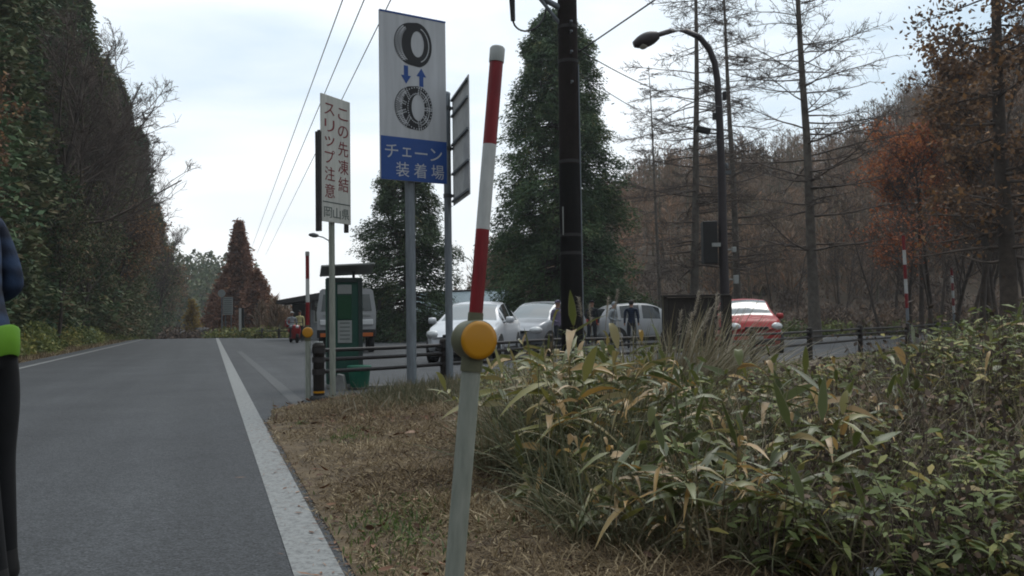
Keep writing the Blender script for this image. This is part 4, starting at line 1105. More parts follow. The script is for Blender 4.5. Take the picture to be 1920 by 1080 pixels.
# ------------------------------------------------------------------ green kiosk and bin
kb = GD(645, 13.6)
ki = thing('information_post', 'tall dark green cabinet under a thin tilted canopy beside the parking lot', 'cabinet', (kb[0], kb[1], 0), R(14))
kz0, kz1 = .06, 1.67
mb = MB(); mb.box((0, 0, (kz0 + kz1) / 2), (.54, .38, kz1 - kz0)); cab = mb.build('cabinet', A['kiosk'], ki, bevel=.012)
mb = MB(); mb.box((-.22, -.2, .9), (.08, .03, 1.5)); mb.box((.235, -.2, .9), (.06, .03, 1.5)); mb.box((0, -.2, 1.63), (.38, .03, .06)); mb.build('frame', A['kiosk_dark'], ki)
for nm, z0, z1, mm in (('grey_panel', 1.42, 1.56, 'panel_grey'), ('green_panel', 1.04, 1.40, 'panel_green'), ('white_panel', .68, 1.02, 'panel_grey'), ('lower_panel', .3, .63, 'kiosk')):
    mb = MB(); mb.box((.0, -.197, (z0 + z1) / 2), (.21, .02, z1 - z0)); mb.build(nm, A[mm], ki, bevel=.004)
mb = MB()
for z in (.74, .8, .86, .92, .98): mb.box((.0, -.2085, z), (.15, .002, .012))
mb.build('printed_lines', A['ink_grey'], ki)
mb = MB(); mb.box((0, 0, .03), (.56, .44, .06)); mb.build('plinth', A['concrete'], ki, bevel=.01)
mb = MB()
for x in (-.15, .15): mb.box((x, 0, 1.71), (.04, .04, .14))
mb.build('canopy_support', A['kiosk_dark'], ki)
mb = MB(); rot = np.array(Matrix.Rotation(R(-9), 3, 'X') @ Matrix.Rotation(R(-3), 3, 'Y')); mb.box((.05, .02, 1.80), (.80, .72, .03), rot); mb.build('canopy', A['panel_grey'], ki, bevel=.008)
b2 = GD(673, 13.2)
bn = thing('waste_bin', 'small round green waste bin at the foot of the green cabinet', 'bin', (b2[0], b2[1], .03))
mb = MB(); mb.lathe([(.135, 0), (.165, .28), (.165, .285)], n=20); mb.build('tub', A['bin_green'], bn)
mb = MB(); mb.lathe([(.175, .27), (.18, .285), (.18, .315), (.165, .32), (.15, .3)], n=20); mb.build('rim', A['bin_green'], bn)
st = GD(636, 13.0)
o = MB().prism([(-.1, 0), (.1, 0), (.06, .22), (-.02, .24)], -.09, .09).build('concrete_footing', A['concrete'], bevel=.015); o.location = (st[0], st[1], 0.0)
tag(o, 'sloping grey concrete footing between the thin sign post and the bin', 'footing')
k2 = G(712, 728)
o = MB().box((0, 0, .025), (.42, .12, .05)).build('kerb_stone', A['concrete'], bevel=.012); o.location = (k2[0], k2[1], 0.0); o.rotation_euler = (0, 0, R(8))
tag(o, 'pale kerb stone lying at the edge of the dry grass right of the green bin', 'kerb stone')

# ------------------------------------------------------------------ far signs at the road end
def far_sign(label, px, D, z0, z1, wd, cols, m):
    b = GD(px, D); t = thing('road_sign', label, 'road sign', (b[0], b[1], float(terr(b[0], b[1]))))
    mb = MB()
    for x in (-wd * .3, wd * .3): mb.tube([(x, 0, 0), (x, 0, z1)], .05, 8)
    mb.build('post', A['zinc_dark'], t)
    mb = MB(); mb.box((0, -.07, (z0 + z1) / 2), (wd, .04, z1 - z0)); mb.build('board', A[m], t)
    mb = MB(); zz = np.linspace(z0 + .12, z1 - .12, 8)
    for z in zz: mb.box((0, -.0925, z), (wd * .86, .003, .05))
    mb.build('printed_lines', A['ink_grey'], t)
far_sign('far upright grey sign with printed lines in front of the rust brown trees', 428, 70, 1.9, 3.3, .75, 2, 'panel_grey')
b = GD(416, 70); t = thing('road_sign', 'far small round pale sign high beside the upright grey sign', 'road sign', (b[0], b[1], float(terr(b[0], b[1]))))
mb = MB(); mb.tube([(0, 0, 0), (0, 0, 3.9)], .045, 8); mb.build('post', A['zinc'], t)
mb = MB(); mb.lathe([(.3, .02), (.3, -.02)], (0, -.06, 3.6), 'y', 20); mb.build('disc', A['panel_grey'], t)
b = GD(453, 62); t = thing('marker_post', 'far pale and dark upright marker post below the rust brown tree', 'post', (b[0], b[1], 0))
mb = MB(); mb.box((-.09, 0, 1.0), (.17, .1, 2.1)); mb.build('pale_side', A['white'], t); mb = MB(); mb.box((.09, 0, 1.0), (.17, .1, 2.1)); mb.build('dark_side', A['black'], t)

# ------------------------------------------------------------------ buildings
hb = GD(868, 47)
ho = thing('house', 'low house with a steep pale blue corrugated roof behind the white car', 'house', (hb[0], hb[1], -1.0), R(-38))
hl, hw_, ev, rg = 3.0, 1.35, 1.95, 3.45
mb = MB(); mb.box((0, 0, ev / 2 - .2), (hl * 2, hw_ * 2, ev + .4)); mb.build('wall', A['wall_brown'], ho)
def roof_mat():
    m = bpy.data.materials.new('pale_corrugated_roof'); m.use_nodes = True; nt = m.node_tree; b = nt.nodes['Principled BSDF']
    t = nt.nodes.new('ShaderNodeTexCoord'); wv = nt.nodes.new('ShaderNodeTexWave'); wv.inputs['Scale'].default_value = 2.2; wv.bands_direction = 'X'
    nt.links.new(t.outputs['Object'], wv.inputs[0]); bp = nt.nodes.new('ShaderNodeBump'); bp.inputs['Strength'].default_value = .6; bp.inputs['Distance'].default_value = .05
    nt.links.new(wv.outputs['Fac'], bp.inputs['Height']); nt.links.new(bp.outputs[0], b.inputs['Normal'])
    n = nt.nodes.new('ShaderNodeTexNoise'); n.inputs['Scale'].default_value = 3; r = nt.nodes.new('ShaderNodeValToRGB'); e = r.color_ramp.elements
    e[0].color = (.33, .42, .47, 1); e[1].color = (.5, .6, .64, 1); nt.links.new(t.outputs['Object'], n.inputs[0]); nt.links.new(n.outputs['Fac'], r.inputs[0]); nt.links.new(r.outputs[0], b.inputs['Base Color'])
    b.inputs['Roughness'].default_value = .5
    return m
A['roof_blue'] = roof_mat()
mb = MB()
for sx in (-1, 1):
    s0 = np.array([sx * hl, 0, 0])
    mb.poly([(sx * hl, -hw_, ev), (sx * hl, hw_, ev), (sx * hl, 0, rg)][::sx]) if sx else None
mb.build('gable', A['roof_blue'], ho)
mb = MB()
for sy in (-1, 1):
    e0, e1 = np.array([-hl - .2, sy * (hw_ + .2), ev - .12]), np.array([-hl - .2, 0, rg + .04])
    a_ = [e0, e0 + [2 * hl + .4, 0, 0], e1 + [2 * hl + .4, 0, 0], e1]
    b_ = [x + [0, 0, .06] for x in map(np.array, a_)]
    mb.poly(a_ if sy > 0 else a_[::-1]); mb.poly(b_[::-1] if sy > 0 else b_)
    for i in range(4): j = (i + 1) % 4; mb.poly([a_[i], a_[j], b_[j], b_[i]])
mb.build('roof', A['roof_blue'], ho)
mb = MB(); mb.tube([(-hl - .2, 0, rg + .1), (hl + .2, 0, rg + .1)], .06, 8); mb.build('ridge_cap', A['roof_dark'], ho)
bb = GD(640, 52)
bu = thing('building', 'long low building with a dark shallow roof behind the green cabinet', 'building', (bb[0], bb[1], 0), R(6))
mb = MB(); mb.box((.7, 0, 1.05), (4.6, 3, 2.3)); mb.build('wall', A['wall_pale'], bu)
mb = MB(); mb.box((-2.15, .3, 1.0), (1.1, 2.4, 2.2)); mb.build('porch', A['roof_dark'], bu)
mb = MB(); mb.prism([(-3.4, 2.05), (3.5, 2.75), (3.5, 2.95), (-.5, 2.75), (-3.4, 2.25)], -2.1, 1.9); mb.build('roof', A['roof_dark'], bu)
for x in (-1.1, -.35, .7, 1.6):
    f_ = MB().box((x, -1.52, 1.45), (.6, .06, .95)).build('window', A['white'], bu)
    MB().box((x, -1.555, 1.45), (.48, .02, .82)).build('pane', A['clear'], f_)
mb = MB(); mb.box((.7, -1.6, 2.02), (4.4, .2, .1)); mb.build('eave_board', A['white'], bu)

# ------------------------------------------------------------------ cars
def interp(u, a, b): return np.interp(u, a, b)
def car(name, label, pos, yaw, Ln, Wd, spec, paint, front_dark=.5, group=None, wheel_r=.30, lamp_z=.68):
    t = thing(name, label, 'car', (pos[0], pos[1], pos[2] if len(pos) > 2 else 0), yaw, group)
    n = 72; u = np.linspace(0, 1, n); us = spec['u']
    sm = lambda v, k=5: np.convolve(np.pad(v, k // 2, 'edge'), np.ones(k) / k, 'valid')
    zt = sm(interp(u, us, spec['top'])); zb = sm(interp(u, us, spec['belt'])); zl = sm(interp(u, [0, .03, .08, .92, .97, 1], [.36, .24, .2, .2, .26, .4]), 3)
    hw = Wd / 2 * np.clip(np.sqrt(np.clip(interp(u, [0, .02, .06, .14, .3, .8, .93, .98, 1], [.55, .70, .84, .95, 1, 1, .95, .84, .72]), 0, 1)), 0, 1)
    hw = sm(hw, 3)
    k = np.clip((zt - zb) / .32, 0, 1); zb2 = np.minimum(zb, zt - .0)
    wt = hw * (.93 - .19 * k)
    x = Ln / 2 - u * Ln
    # nose and tail bow in plan
    def sect(i):
        z0, z1, z2 = zl[i], zb2[i], zt[i]; h = hw[i]
        return [(0, z0), (h * .8, z0), (h * .97, z0 + .08), (h * 1.0, z0 + .25 * (z1 - z0) + .03), (h * 1.0, z0 + .62 * (z1 - z0)), (h * .985, z1 - .09 * min(1, (z1 - z0) / .4)), (h * (.955), z1),
                (h * .955 + (wt[i] - h * .955) * .5, z1 + (z2 - z1) * .5), (wt[i], z1 + (z2 - z1) * .90), (wt[i] * .9, z1 + (z2 - z1) * .975), (wt[i] * .55, z2 + .012), (0, z2 + .025)]
    Sx = np.array([[(x[i] - (np.abs(p[0]) / (Wd / 2)) ** 2.4 * .22 * (np.clip(1 - u[i] / .14, 0, 1)) + (np.abs(p[0]) / (Wd / 2)) ** 2.4 * .14 * np.clip((u[i] - .9) / .1, 0, 1), p[0], p[1]) for p in sect(i)] for i in range(n)])
    m = Sx.shape[1]
    slope = np.gradient(zt, u)
    ws = (k > .02) & (u > spec['ws0']) & (u < spec['roof0']); rs = (k > .1) & (u > spec['roof1'])
    B, GS, GW = MB(), MB(), MB()
    bq, sq, wq, rq = [], [], [], []
    for i in range(n - 1):
        um = (u[i] + u[i + 1]) / 2; km = (k[i] + k[i + 1]) / 2
        for j in range(m - 1):
            side_glass = j in (6, 7) and km > .55 and spec['g0'] < um < spec['g1'] and not any(abs(um - pc) < .011 for pc in spec['pillars'])
            wind = (ws[i] and ws[i + 1]) and j >= 9
            rear = (rs[i] and rs[i + 1]) and j >= 9 and km < .97
            (sq if side_glass else wq if wind else rq if rear else bq).append((i, j))
    def emit(b, cells, sides=(1, -1)):
        for sgn in sides:
            V = Sx * [1, sgn, 1]
            q = np.array([(i * m + j, i * m + j + 1, (i + 1) * m + j + 1, (i + 1) * m + j) for i, j in cells])
            if sgn > 0: q = q[:, ::-1]
            used = np.unique(q); mp_ = np.zeros(n * m, int); mp_[used] = np.arange(len(used))
            b.add(V.reshape(-1, 3)[used], mp_[q], np.full(len(q), 4), 0, .5, True)
    emit(B, bq); emit(GW, wq); RW = MB(); emit(RW, rq)
    for sg in (1, -1):
        for g0, g1 in zip((0,) + spec['pillars'], spec['pillars'] + (1,)):
            cl = [q for q in sq if g0 < (u[q[0]] + u[q[0] + 1]) / 2 < g1]
            if cl: GS = MB(); emit(GS, cl, (sg,)); GS.build('side_window', A['glass'], t)
    for i, rev in ((0, False), (n - 1, True)):
        a_ = Sx[i]; full = np.concatenate([a_, (a_ * [1, -1, 1])[::-1][1:-1]]); B.poly(full[::-1] if rev else full)
    body = B.build('body', paint, t)
    GW.build('windscreen', A['clear'], t); RW.build('rear_window', A['glass'], t)
    # wheels
    for fx in spec['axles']:
        for sgn in (1, -1):
            xx = Ln / 2 - fx * Ln; yy = sgn * (Wd / 2 - .085)
            W_ = MB(); W_.lathe([(wheel_r * 1.16, -.03), (wheel_r * 1.16, .03)], (xx, sgn * (Wd / 2 - .026), wheel_r + .02), 'y', 28); W_.build('wheel_arch', A['black'], t)
            W_ = MB(); W_.lathe([(wheel_r * .6, -.1), (wheel_r * .93, -.1), (wheel_r, -.07), (wheel_r, .07), (wheel_r * .93, .1), (wheel_r * .6, .1)], (xx, yy, wheel_r), 'y', 28); wl = W_.build('wheel', A['rubber'], t)
            W_ = MB(); W_.lathe([(wheel_r * .66, .0), (wheel_r * .66, .012), (wheel_r * .58, .004), (wheel_r * .2, .012), (.02, .02)] if sgn > 0 else [(wheel_r * .66, .0), (wheel_r * .66, -.012), (wheel_r * .58, -.004), (wheel_r * .2, -.012), (.02, -.02)], (xx, yy + sgn * .1, wheel_r), 'y', 20); W_.build('rim', A['chrome'], wl)
    fx0 = Ln / 2
    # front: grille, lamps, plate
    MB().box((fx0 - .03, 0, .36), (.1, Wd * .62, .13)).build('lower_grille', A['black'], t, bevel=.03)
    MB().box((fx0 - .005, 0, .44), (.02, .33, .165)).build('number_plate', A['panel_grey'], t)
    MB().box((fx0 - .02, 0, lamp_z - .04), (.06, Wd * .42, .07)).build('grille', A['black'], t, bevel=.02)
    for sgn in (1, -1):
        hb_ = MB(); th = np.linspace(0, 2 * np.pi, 14, endpoint=False)
        c = np.array([fx0 - .20, sgn * (Wd / 2 * .74), lamp_z])
        rows = []
        for f in np.linspace(0, 1, 5):
            r_ = np.sqrt(max(0, 1 - f * f)) if f < 1 else .02
            rows.append(np.stack([np.full(14, c[0] + .12 * f) - np.abs(np.cos(th)) * 0, c[1] + r_ * .20 * np.cos(th), c[2] + r_ * .105 * np.sin(th)], 1))
        R3 = np.array(Matrix.Rotation(sgn * R(38), 3, 'Z')); Aq = np.array(rows) - c; Aq = Aq @ R3.T + c
        hb_.grid(Aq, closed=True); hb_.build('headlight', A['lens'], t)
        mi = MB(); zm = float(np.interp(.36, u, zb)) + .08; xm = Ln / 2 - .345 * Ln
        mi.lathe([(.02, -.1), (.075, -.085), (.085, 0), (.075, .085), (.02, .1)], (xm, sgn * (Wd / 2 + .10), zm), 'y', 14); mi.tube([(xm, sgn * (Wd / 2 * .9), zm - .05), (xm, sgn * (Wd / 2 + .06), zm - .03)], .025, 8)
        mi.build('wing_mirror', paint, t)
        MB().box((-fx0 + .06, sgn * Wd * .38, .86), (.1, .2, .22)).build('tail_light', A['tail'], t, bevel=.03)
    MB().box((0, 0, .22), (Ln * .9, Wd * .8, .14)).build('underside', A['black'], t)
    mbx = MB()
    for sgn in (1, -1):
        mbx.box((-.1, sgn * (Wd / 2 * .985), .3), (Ln * .44, .03, .05))
    mbx.build('sill_strip', A['black'], t)
    return t
lift = dict(u=[0, .02, .08, .18, .27, .34, .43, .50, .60, .75, .88, .95, 1], top=[.58, .66, .78, .88, .95, 1.12, 1.34, 1.43, 1.46, 1.40, 1.18, 1.02, .82],
            belt=[.6, .66, .76, .85, .90, .91, .93, .94, .95, .98, 1.0, 1.0, .8], ws0=.275, roof0=.47, roof1=.72, g0=.33, g1=.80, pillars=(.41, .60), axles=(.19, .80))
hatch = dict(u=[0, .02, .08, .17, .24, .32, .42, .5, .65, .85, .93, .97, 1], top=[.62, .74, .86, .94, 1.0, 1.22, 1.45, 1.52, 1.53, 1.47, 1.25, 1.0, .8],
             belt=[.62, .72, .82, .90, .93, .94, .95, .96, .98, 1.0, 1.0, .95, .8], ws0=.235, roof0=.46, roof1=.84, g0=.3, g1=.88, pillars=(.38, .58, .79), axles=(.19, .81))
kei = dict(u=[0, .02, .07, .14, .22, .30, .40, .47, .65, .88, .95, .98, 1], top=[.64, .81, .95, 1.0, 1.05, 1.28, 1.47, 1.53, 1.55, 1.51, 1.35, 1.07, .83],
           belt=[.62, .77, .9, .95, .97, .97, .98, .98, .99, 1.0, 1.0, .96, .83], ws0=.215, roof0=.45, roof1=.86, g0=.28, g1=.92, pillars=(.36, .58, .8), axles=(.17, .83))
c1 = GD(893, 22.4)
car('parked_car', 'white liftback car facing the road, directly behind the amber reflector of the near snow pole', (c1[0], c1[1], 0), R(-90 - 9), 4.3, 1.74, lift, A['steel_white'], group='cars in the parking lot')
c4 = GD(1016, 27.4)
car('parked_car', 'silver grey hatchback car between the white liftback and the brown utility pole', (c4[0], c4[1], 0), R(-90 - 27), 3.9, 1.69, hatch, A['car_silver'], group='cars in the parking lot')
c2 = GD(1205, 33.5)
car('parked_car', 'white hatchback car behind the standing people and the notice board', (c2[0], c2[1], 0), R(10), 4.0, 1.69, hatch, A['car_white'], group='cars in the parking lot')
c3 = GD(1398, 25.4)
car('parked_car', 'bright red small car facing the camera right of the street lamp pole', (c3[0], c3[1], -.06), R(-90 - 5), 3.4, 1.5, kei, A['car_red'], group='cars in the parking lot', lamp_z=.78)
# two dark cars far off where the road disappears
for px, D, lb_ in ((377, 84, 'dark car far off where the road disappears, beside the yellow tree'), (332, 86, 'dark car far off at the foot of the left wood')):
    b = GD(px, D); car('parked_car', lb_, (b[0], b[1], float(terr(b[0], b[1])) + .05), R(118), 3.9, 1.69, hatch, A['black'], group='far dark cars')

# white light truck
tb_ = GD(650, 28.5)
tr = thing('white_truck', 'white light truck facing the camera behind the green cabinet', 'truck', (tb_[0], tb_[1], 0), R(11))
MB().prism([(-.92, .75), (.92, .75), (.94, 1.3), (.84, 2.0), (.76, 2.06), (-.76, 2.06), (-.84, 2.0), (-.94, 1.3)], -.0, 1.5).build('cab', A['car_white'], tr, bevel=.05)
MB().prism([(-.8, 1.34), (.8, 1.34), (.73, 1.88), (-.73, 1.88)], -.012, .02).build('windscreen', A['clear'], tr)
MB().box((0, -.02, 1.21), (1.5, .03, .05)).build('panel_groove', A['panel_grey'], tr)
MB().box((0, -.02, 1.0), (1.2, .03, .14)).build('grille', A['zinc_dark'], tr)
MB().box((0, -.06, .62), (1.86, .16, .26)).build('bumper', A['black'], tr, bevel=.02)
for sx in (-1, 1):
    MB().box((sx * .66, -.15, .58), (.34, .03, .12)).build('indicator', A['orange'], tr, bevel=.01)
    MB().box((sx * .66, -.03, .98), (.36, .05, .17)).build('headlight', A['lens'], tr, bevel=.02)
    MB().box((sx * 1.05, .1, 1.55), (.1, .12, .32)).tube([(sx * .9, .15, 1.35), (sx * 1.05, .12, 1.4)], .015, 6).build('mirror', A['black'], tr)
    for y in (.5, 3.2):
        w_ = MB().lathe([(.2, -.1), (.33, -.1), (.36, -.07), (.36, .07), (.33, .1), (.2, .1)], (0, 0, 0), 'x', 22); o = w_.build('wheel', A['rubber'], tr); o.location = (sx * .78, y, .36)
MB().box((0, 2.9, .62), (.8, 3.4, .16)).build('chassis', A['black'], tr)
MB().box((0, 3.1, .95), (1.85, 3.1, .36)).build('cargo_bed', A['car_white'], tr, bevel=.02)
for sx in (-.5, .1): MB().tube([(sx, -.03, 1.36), (sx + .45, -.03, 1.42)], .01, 6).build('wiper', A['black'], tr)
MB().box((0, -.145, .72), (.4, .01, .14)).build('number_plate', A['panel_grey'], tr)

# ------------------------------------------------------------------ people
def skin_mesh(name, V, E, rad, mats, pick, parent=None, sub=2):
    me = bpy.data.meshes.new(name); me.from_pydata([tuple(v) for v in V], E, []); me.update()
    o = bpy.data.objects.new(name, me); COL.objects.link(o)
    m = o.modifiers.new('skin', 'SKIN'); m.use_smooth_shade = True; m.branch_smoothing = 0.6
    for i, r_ in enumerate(rad):
        sv = me.skin_vertices[0].data[i]; sv.radius = r_ if isinstance(r_, tuple) else (r_, r_); sv.use_root = (i == 0)
    s = o.modifiers.new('sub', 'SUBSURF'); s.levels = sub; s.render_levels = sub
    bpy.context.view_layer.update()
    nm = bpy.data.meshes.new_from_object(o.evaluated_get(bpy.context.evaluated_depsgraph_get()))
    o.modifiers.clear(); o.data = nm; bpy.data.meshes.remove(me); nm.name = name
    nm.materials.clear()
    for x in mats: nm.materials.append(x)
    for p in nm.polygons: p.material_index = pick(p.center); p.use_smooth = True
    return o
def person(label, loc, rz, top, bottom, arms, hair=None, hat=None, stride=.06, detail=False, pick=None, mats=None, height=1.68, group=None, seated=False, lean=0.0, back=0.0):
    V, E, Rr = [], [], []
    def add(p, r_, par=None):
        V.append(p); Rr.append(r_)
        if par is not None: E.append((par, len(V) - 1))
        return len(V) - 1
    ln = lambda z: -lean * max(0, z - .95)
    pz = .93 if not seated else .62
    dz = pz - .93
    pel = add((0, 0, pz), (.155, .115))
    wa = add((0, ln(1.1), 1.1 + dz), (.14, .105), pel); ch = add((0, ln(1.3) + .01, 1.29 + dz), (.165, .12), wa)
    ns = add((0, ln(1.42) + .01, 1.43 + dz), (.085, .075), ch); nk = add((0, ln(1.5), 1.49 + dz), .054, ns)
    hd = add((0, ln(1.58) - .02, 1.575 + dz), (.074, .088), nk); ht = add((0, ln(1.66) - .015, 1.655 + dz), (.072, .085), hd); tp = add((0, ln(1.7) - .005, 1.70 + dz), (.035, .045), ht)
    add((0, ln(1.58) - .115, 1.565 + dz), .012, hd)                                        # nose
    for sx in (-1, 1):
        add((sx * .088, ln(1.58) - .005, 1.585 + dz), .013, hd)                            # ear
        sh = add((sx * .185, ln(1.4) + .01, 1.395 + dz), .068, ch)
        el, wr, hn = [np.array(q) * [sx, 1, 1] + [0, ln(1.2), dz] for q in arms[0 if sx < 0 else 1]]
        e = add(tuple(el), .05, sh); w_ = add(tuple(wr), .034, e); h_ = add(tuple(hn), (.034, .018), w_)
        if detail:
            d = vnorm(hn - wr); side_ = vnorm(np.cross(d, [0, 0, 1.0]) if abs(d[2]) < .8 else np.cross(d, [1.0, 0, 0])); pn = np.cross(side_, d)
            for fi, (off, fl) in enumerate(((-.03, .065), (-.01, .078), (.01, .074), (.03, .058))):
                b0 = add(tuple(hn + side_ * off * .8 + d * .02), .0095, h_); f1_ = add(tuple(hn + side_ * off + d * (.03 + fl * .5) + pn * .008), .009, b0); add(tuple(hn + side_ * off + d * (.02 + fl * .9) + pn * .03), .008, f1_)
            b0 = add(tuple((hn + wr) / 2 + side_ * -.035), .011, h_); add(tuple(hn + side_ * -.06 + d * .015 + pn * .02), .009, b0)
        if not seated:
            hp = add((sx * .095, back * .35, .86), .10, pel); kn = add((sx * .10, -.03 + sx * stride + back, .49), .066, hp); an = add((sx * .105, .02 + sx * stride * 1.6 + back, .10), .045, kn)
            he = add((sx * .107, .04 + sx * stride * 1.6 + back, .05), .05, an); add((sx * .12, -.15 + sx * stride * 1.6 + back, .042), (.042, .035), he)
        else:
            hp = add((sx * .1, -.08, pz - .02), .095, pel); kn = add((sx * .17, -.42, pz - .06), .066, hp); an = add((sx * .17, -.34, pz - .48), .045, kn); add((sx * .17, -.48, pz - .53), .04, an)
    f = height / 1.74
    t = thing('person', label, 'person', loc, rz, group); t.scale = (f,) * 3
    if pick is None:
        def pick(c):
            if c.z < .10 and not seated: return 3
            if c.z < (.90 if not seated else .64): return 2 if not (abs(c.x) > .21 and c.z > .7 and not seated) else 0
            if c.z < 1.47 + dz:
                return 1
            return 0
    body = skin_mesh('body', V, E, Rr, mats or [A['skin'], top, bottom, A['black']], pick)
    body.parent = t
    hz = 1.63 + dz; hy = ln(1.65) - .01
    if hair is not None or hat is not None:
        H_ = MB(); th = np.linspace(0, 2 * np.pi, 22, endpoint=False); rows = []
        for a_ in np.linspace(-.35 if hat is None else .1, np.pi / 2, 8):
            back = .35 * np.clip(np.sin(th), 0, 1) * (0 if a_ > .2 else 1)
            rows.append(np.stack([.092 * np.cos(a_) * np.cos(th), hy + .112 * np.cos(a_) * np.sin(th) + .006, hz + .1 * np.sin(a_) + np.where((np.sin(th) < -.3) & (a_ < .3), .06, 0) - back * .12], 1))
        H_.grid(np.array(rows), closed=True)
        if hat is not None: H_.lathe([(.1, .0), (.13, -.005), (.13, -.012), (.1, -.012)], (0, hy - .04, hz + .03), n=22)
        H_.build('hair' if hat is None else 'hat', hair or hat, t)
    if detail:
        for sx in (-1, 1):
            MB().lathe([(.001, -.012), (.01, -.006), (.012, 0), (.01, .006), (.001, .012)], (sx * .03, hy - .094, hz - .03), 'y', 12).build('eye', A['ink'], t)
        MB().box((0, hy - .097, hz - .112), (.045, .012, .009)).build('mouth', A['ink_red'], t, bevel=.004)
    return t
hang = (((.235, .02, 1.12), (.245, -.05, .88), (.245, -.07, .80)),) * 2
bent = (((.25, .05, 1.12), (.2, -.18, 1.02), (.18, -.26, 1.03)),) * 2
mixd = (((.25, .05, 1.12), (.17, -.2, 1.1), (.13, -.27, 1.14)), ((.235, .02, 1.12), (.245, -.05, .88), (.245, -.07, .80)))
# the walker at the left edge of the road
wp = P(-51, 600, 3.32)
def pick_w(c):
    if c.z < .14: return 3
    if c.z < .86: return 2
    if c.z < 1.49:
        if abs(c.x) < .16 and .985 < c.z < 1.4 and c.y < -.06 - .19 * (c.z - .95): return 4
        if c.z < .90 and abs(c.x) < .2: return 2
        if c.y < -.2: return 0
        return 1
    return 0
pw = person('person in navy jacket with lime safety bands walking on the road', (wp[0], wp[1], 0), R(268), A['navy'], A['trousers'],
       (((.22, .07, 1.13), (.17, -.2, 1.05), (.15, -.28, 1.06)),) * 2, hair=A['hair'], stride=.03, detail=True, lean=.17, back=.09, pick=pick_w, mats=[A['skin'], A['navy'], A['trousers'], A['black'], A['lime']], height=1.77)
th = np.linspace(0, 2 * np.pi, 40, endpoint=False); rows = []
for z, f in ((.875, .97), (.885, 1.0), (.93, 1.01), (.975, 1.0), (.985, .97)):
    rows.append(np.stack([.166 * f * np.cos(th), .125 * f * np.sin(th) + .018, z + .006 * np.sin(5 * th)], 1))
MB().grid(np.array(rows), closed=True).build('safety_band', A['lime'], pw)
def stand(label, px, D, h, rz, top, bottom, arms, **k):
    b = GD(px, D); return person(label, (b[0], b[1], 0), rz, top, bottom, arms, height=h, group='people standing between the parked cars', **k)
stand('person in mauve top and pale hat beside the silver grey hatchback', 1046, 25.2, 1.55, R(40), A['purple_cloth'], A['dark_cloth'], bent, hat=A['purple_cloth'])
stand('person in dark jacket and cap right of the utility pole', 1110, 29.5, 1.62, R(-20), A['dark_cloth'], A['dark_cloth'], hang, hat=A['dark_cloth'])
stand('person in light grey jacket leaning beside the white hatchback', 1148, 29.5, 1.56, R(60), A['grey_cloth'], A['dark_cloth'], bent, hair=A['grey_cloth'], lean=.12)
stand('person in dark navy jacket with back turned beside the white hatchback', 1184, 29, 1.6, R(170), A['navy'], A['dark_cloth'], hang, hair=A['hair'])

# ------------------------------------------------------------------ scooter with rider
mb_ = GD(551, 44)
sco = thing('motor_scooter', 'red motor scooter parked far left of the white truck', 'scooter', (mb_[0], mb_[1], 0), R(-62))
for x in (.62, -.58):
    o = MB().lathe([(.12, -.05), (.2, -.05), (.23, -.03), (.23, .03), (.2, .05), (.12, .05)], (x, 0, .23), 'y', 20).build('wheel', A['rubber'], sco)
    MB().lathe([(.14, -.03), (.14, .03)], (x, 0, .23), 'y', 16).build('rim', A['chrome'], o)
MB().tube([(-.75, 0, .62), (-.45, 0, .6), (-.2, 0, .5)], [.1, .19, .15], 12).tube([(.30, 0, .28), (.45, 0, .6), (.5, 0, .85)], [.2, .24, .17], 12).box((.1, 0, .25), (.7, .3, .08)).build('body', A['car_red'], sco)
MB().tube([(-.65, 0, .78), (-.3, 0, .78), (-.05, 0, .74)], [.1, .13, .1], 10).build('seat', A['black'], sco)
MB().tube([(.45, -.32, 1.0), (.5, 0, .98), (.45, .32, 1.0)], .018, 8).tube([(.6, 0, .25), (.48, 0, .98)], .03, 8).build('handlebar', A['black'], sco)
MB().lathe([(.09, 0), (.08, .04), (.02, .06)], (.62, 0, .78), 'x', 14).build('headlight', A['lens'], sco)
MB().box((-.85, 0, .95), (.4, .42, .36)).build('rear_box', A['car_red'], sco, bevel=.04)
pr = person('person with white helmet and pale jacket seated on the red scooter', (mb_[0] - .12, mb_[1] + .1, .20), R(28), A['grey_cloth'], A['dark_cloth'], bent, hat=A['white'], seated=True, height=1.66)
yb_ = GD(562, 46)
person('person in pale yellow jacket standing behind the red scooter', (yb_[0], yb_[1], 0), R(0), A['pale_yellow'], A['dark_cloth'], hang, hair=A['hair'], height=1.62)

# ------------------------------------------------------------------ vegetation on the verge
def sample(n, d0, d1, px0, px1, power=1.0):
    """n ground points spread evenly over the wedge of ground between depths d0 and d1"""
    D = np.sqrt(rng.uniform(d0 ** 2, d1 ** 2, n)) if power == 1.0 else d0 * (d1 / d0) ** rng.uniform(0, 1, n)
    px = rng.uniform(px0, px1, n)
    X = (px - 960) / F * D
    return np.stack([X, D, np.zeros(n)], 1), px, D
bank_edge = [RD(3.3, 1.2), G(1050, 1050), G(985, 945), G(905, 850), G(865, 770), G(838, 722), GD(832, 12.9), GD(1030, 15.3), GD(1245, 16.3), GD(1410, 17.2), GD(1517, 19.4), GD(1612, 22.3), GD(1700, 25.2), GD(1755, 30), GD(1800, 36.5), GD(2300, 36), (16, 10, 0), (7, -3, 0)]
BE = np.array(bank_edge)[:, :2]
TOPX = [780, 860, 900, 960, 1040, 1120, 1200, 1300, 1400, 1450, 1550, 1620, 1700, 1800, 1900, 2200]
TOPY = [735, 716, 706, 684, 640, 655, 680, 688, 698, 706, 704, 684, 660, 628, 610, 600]
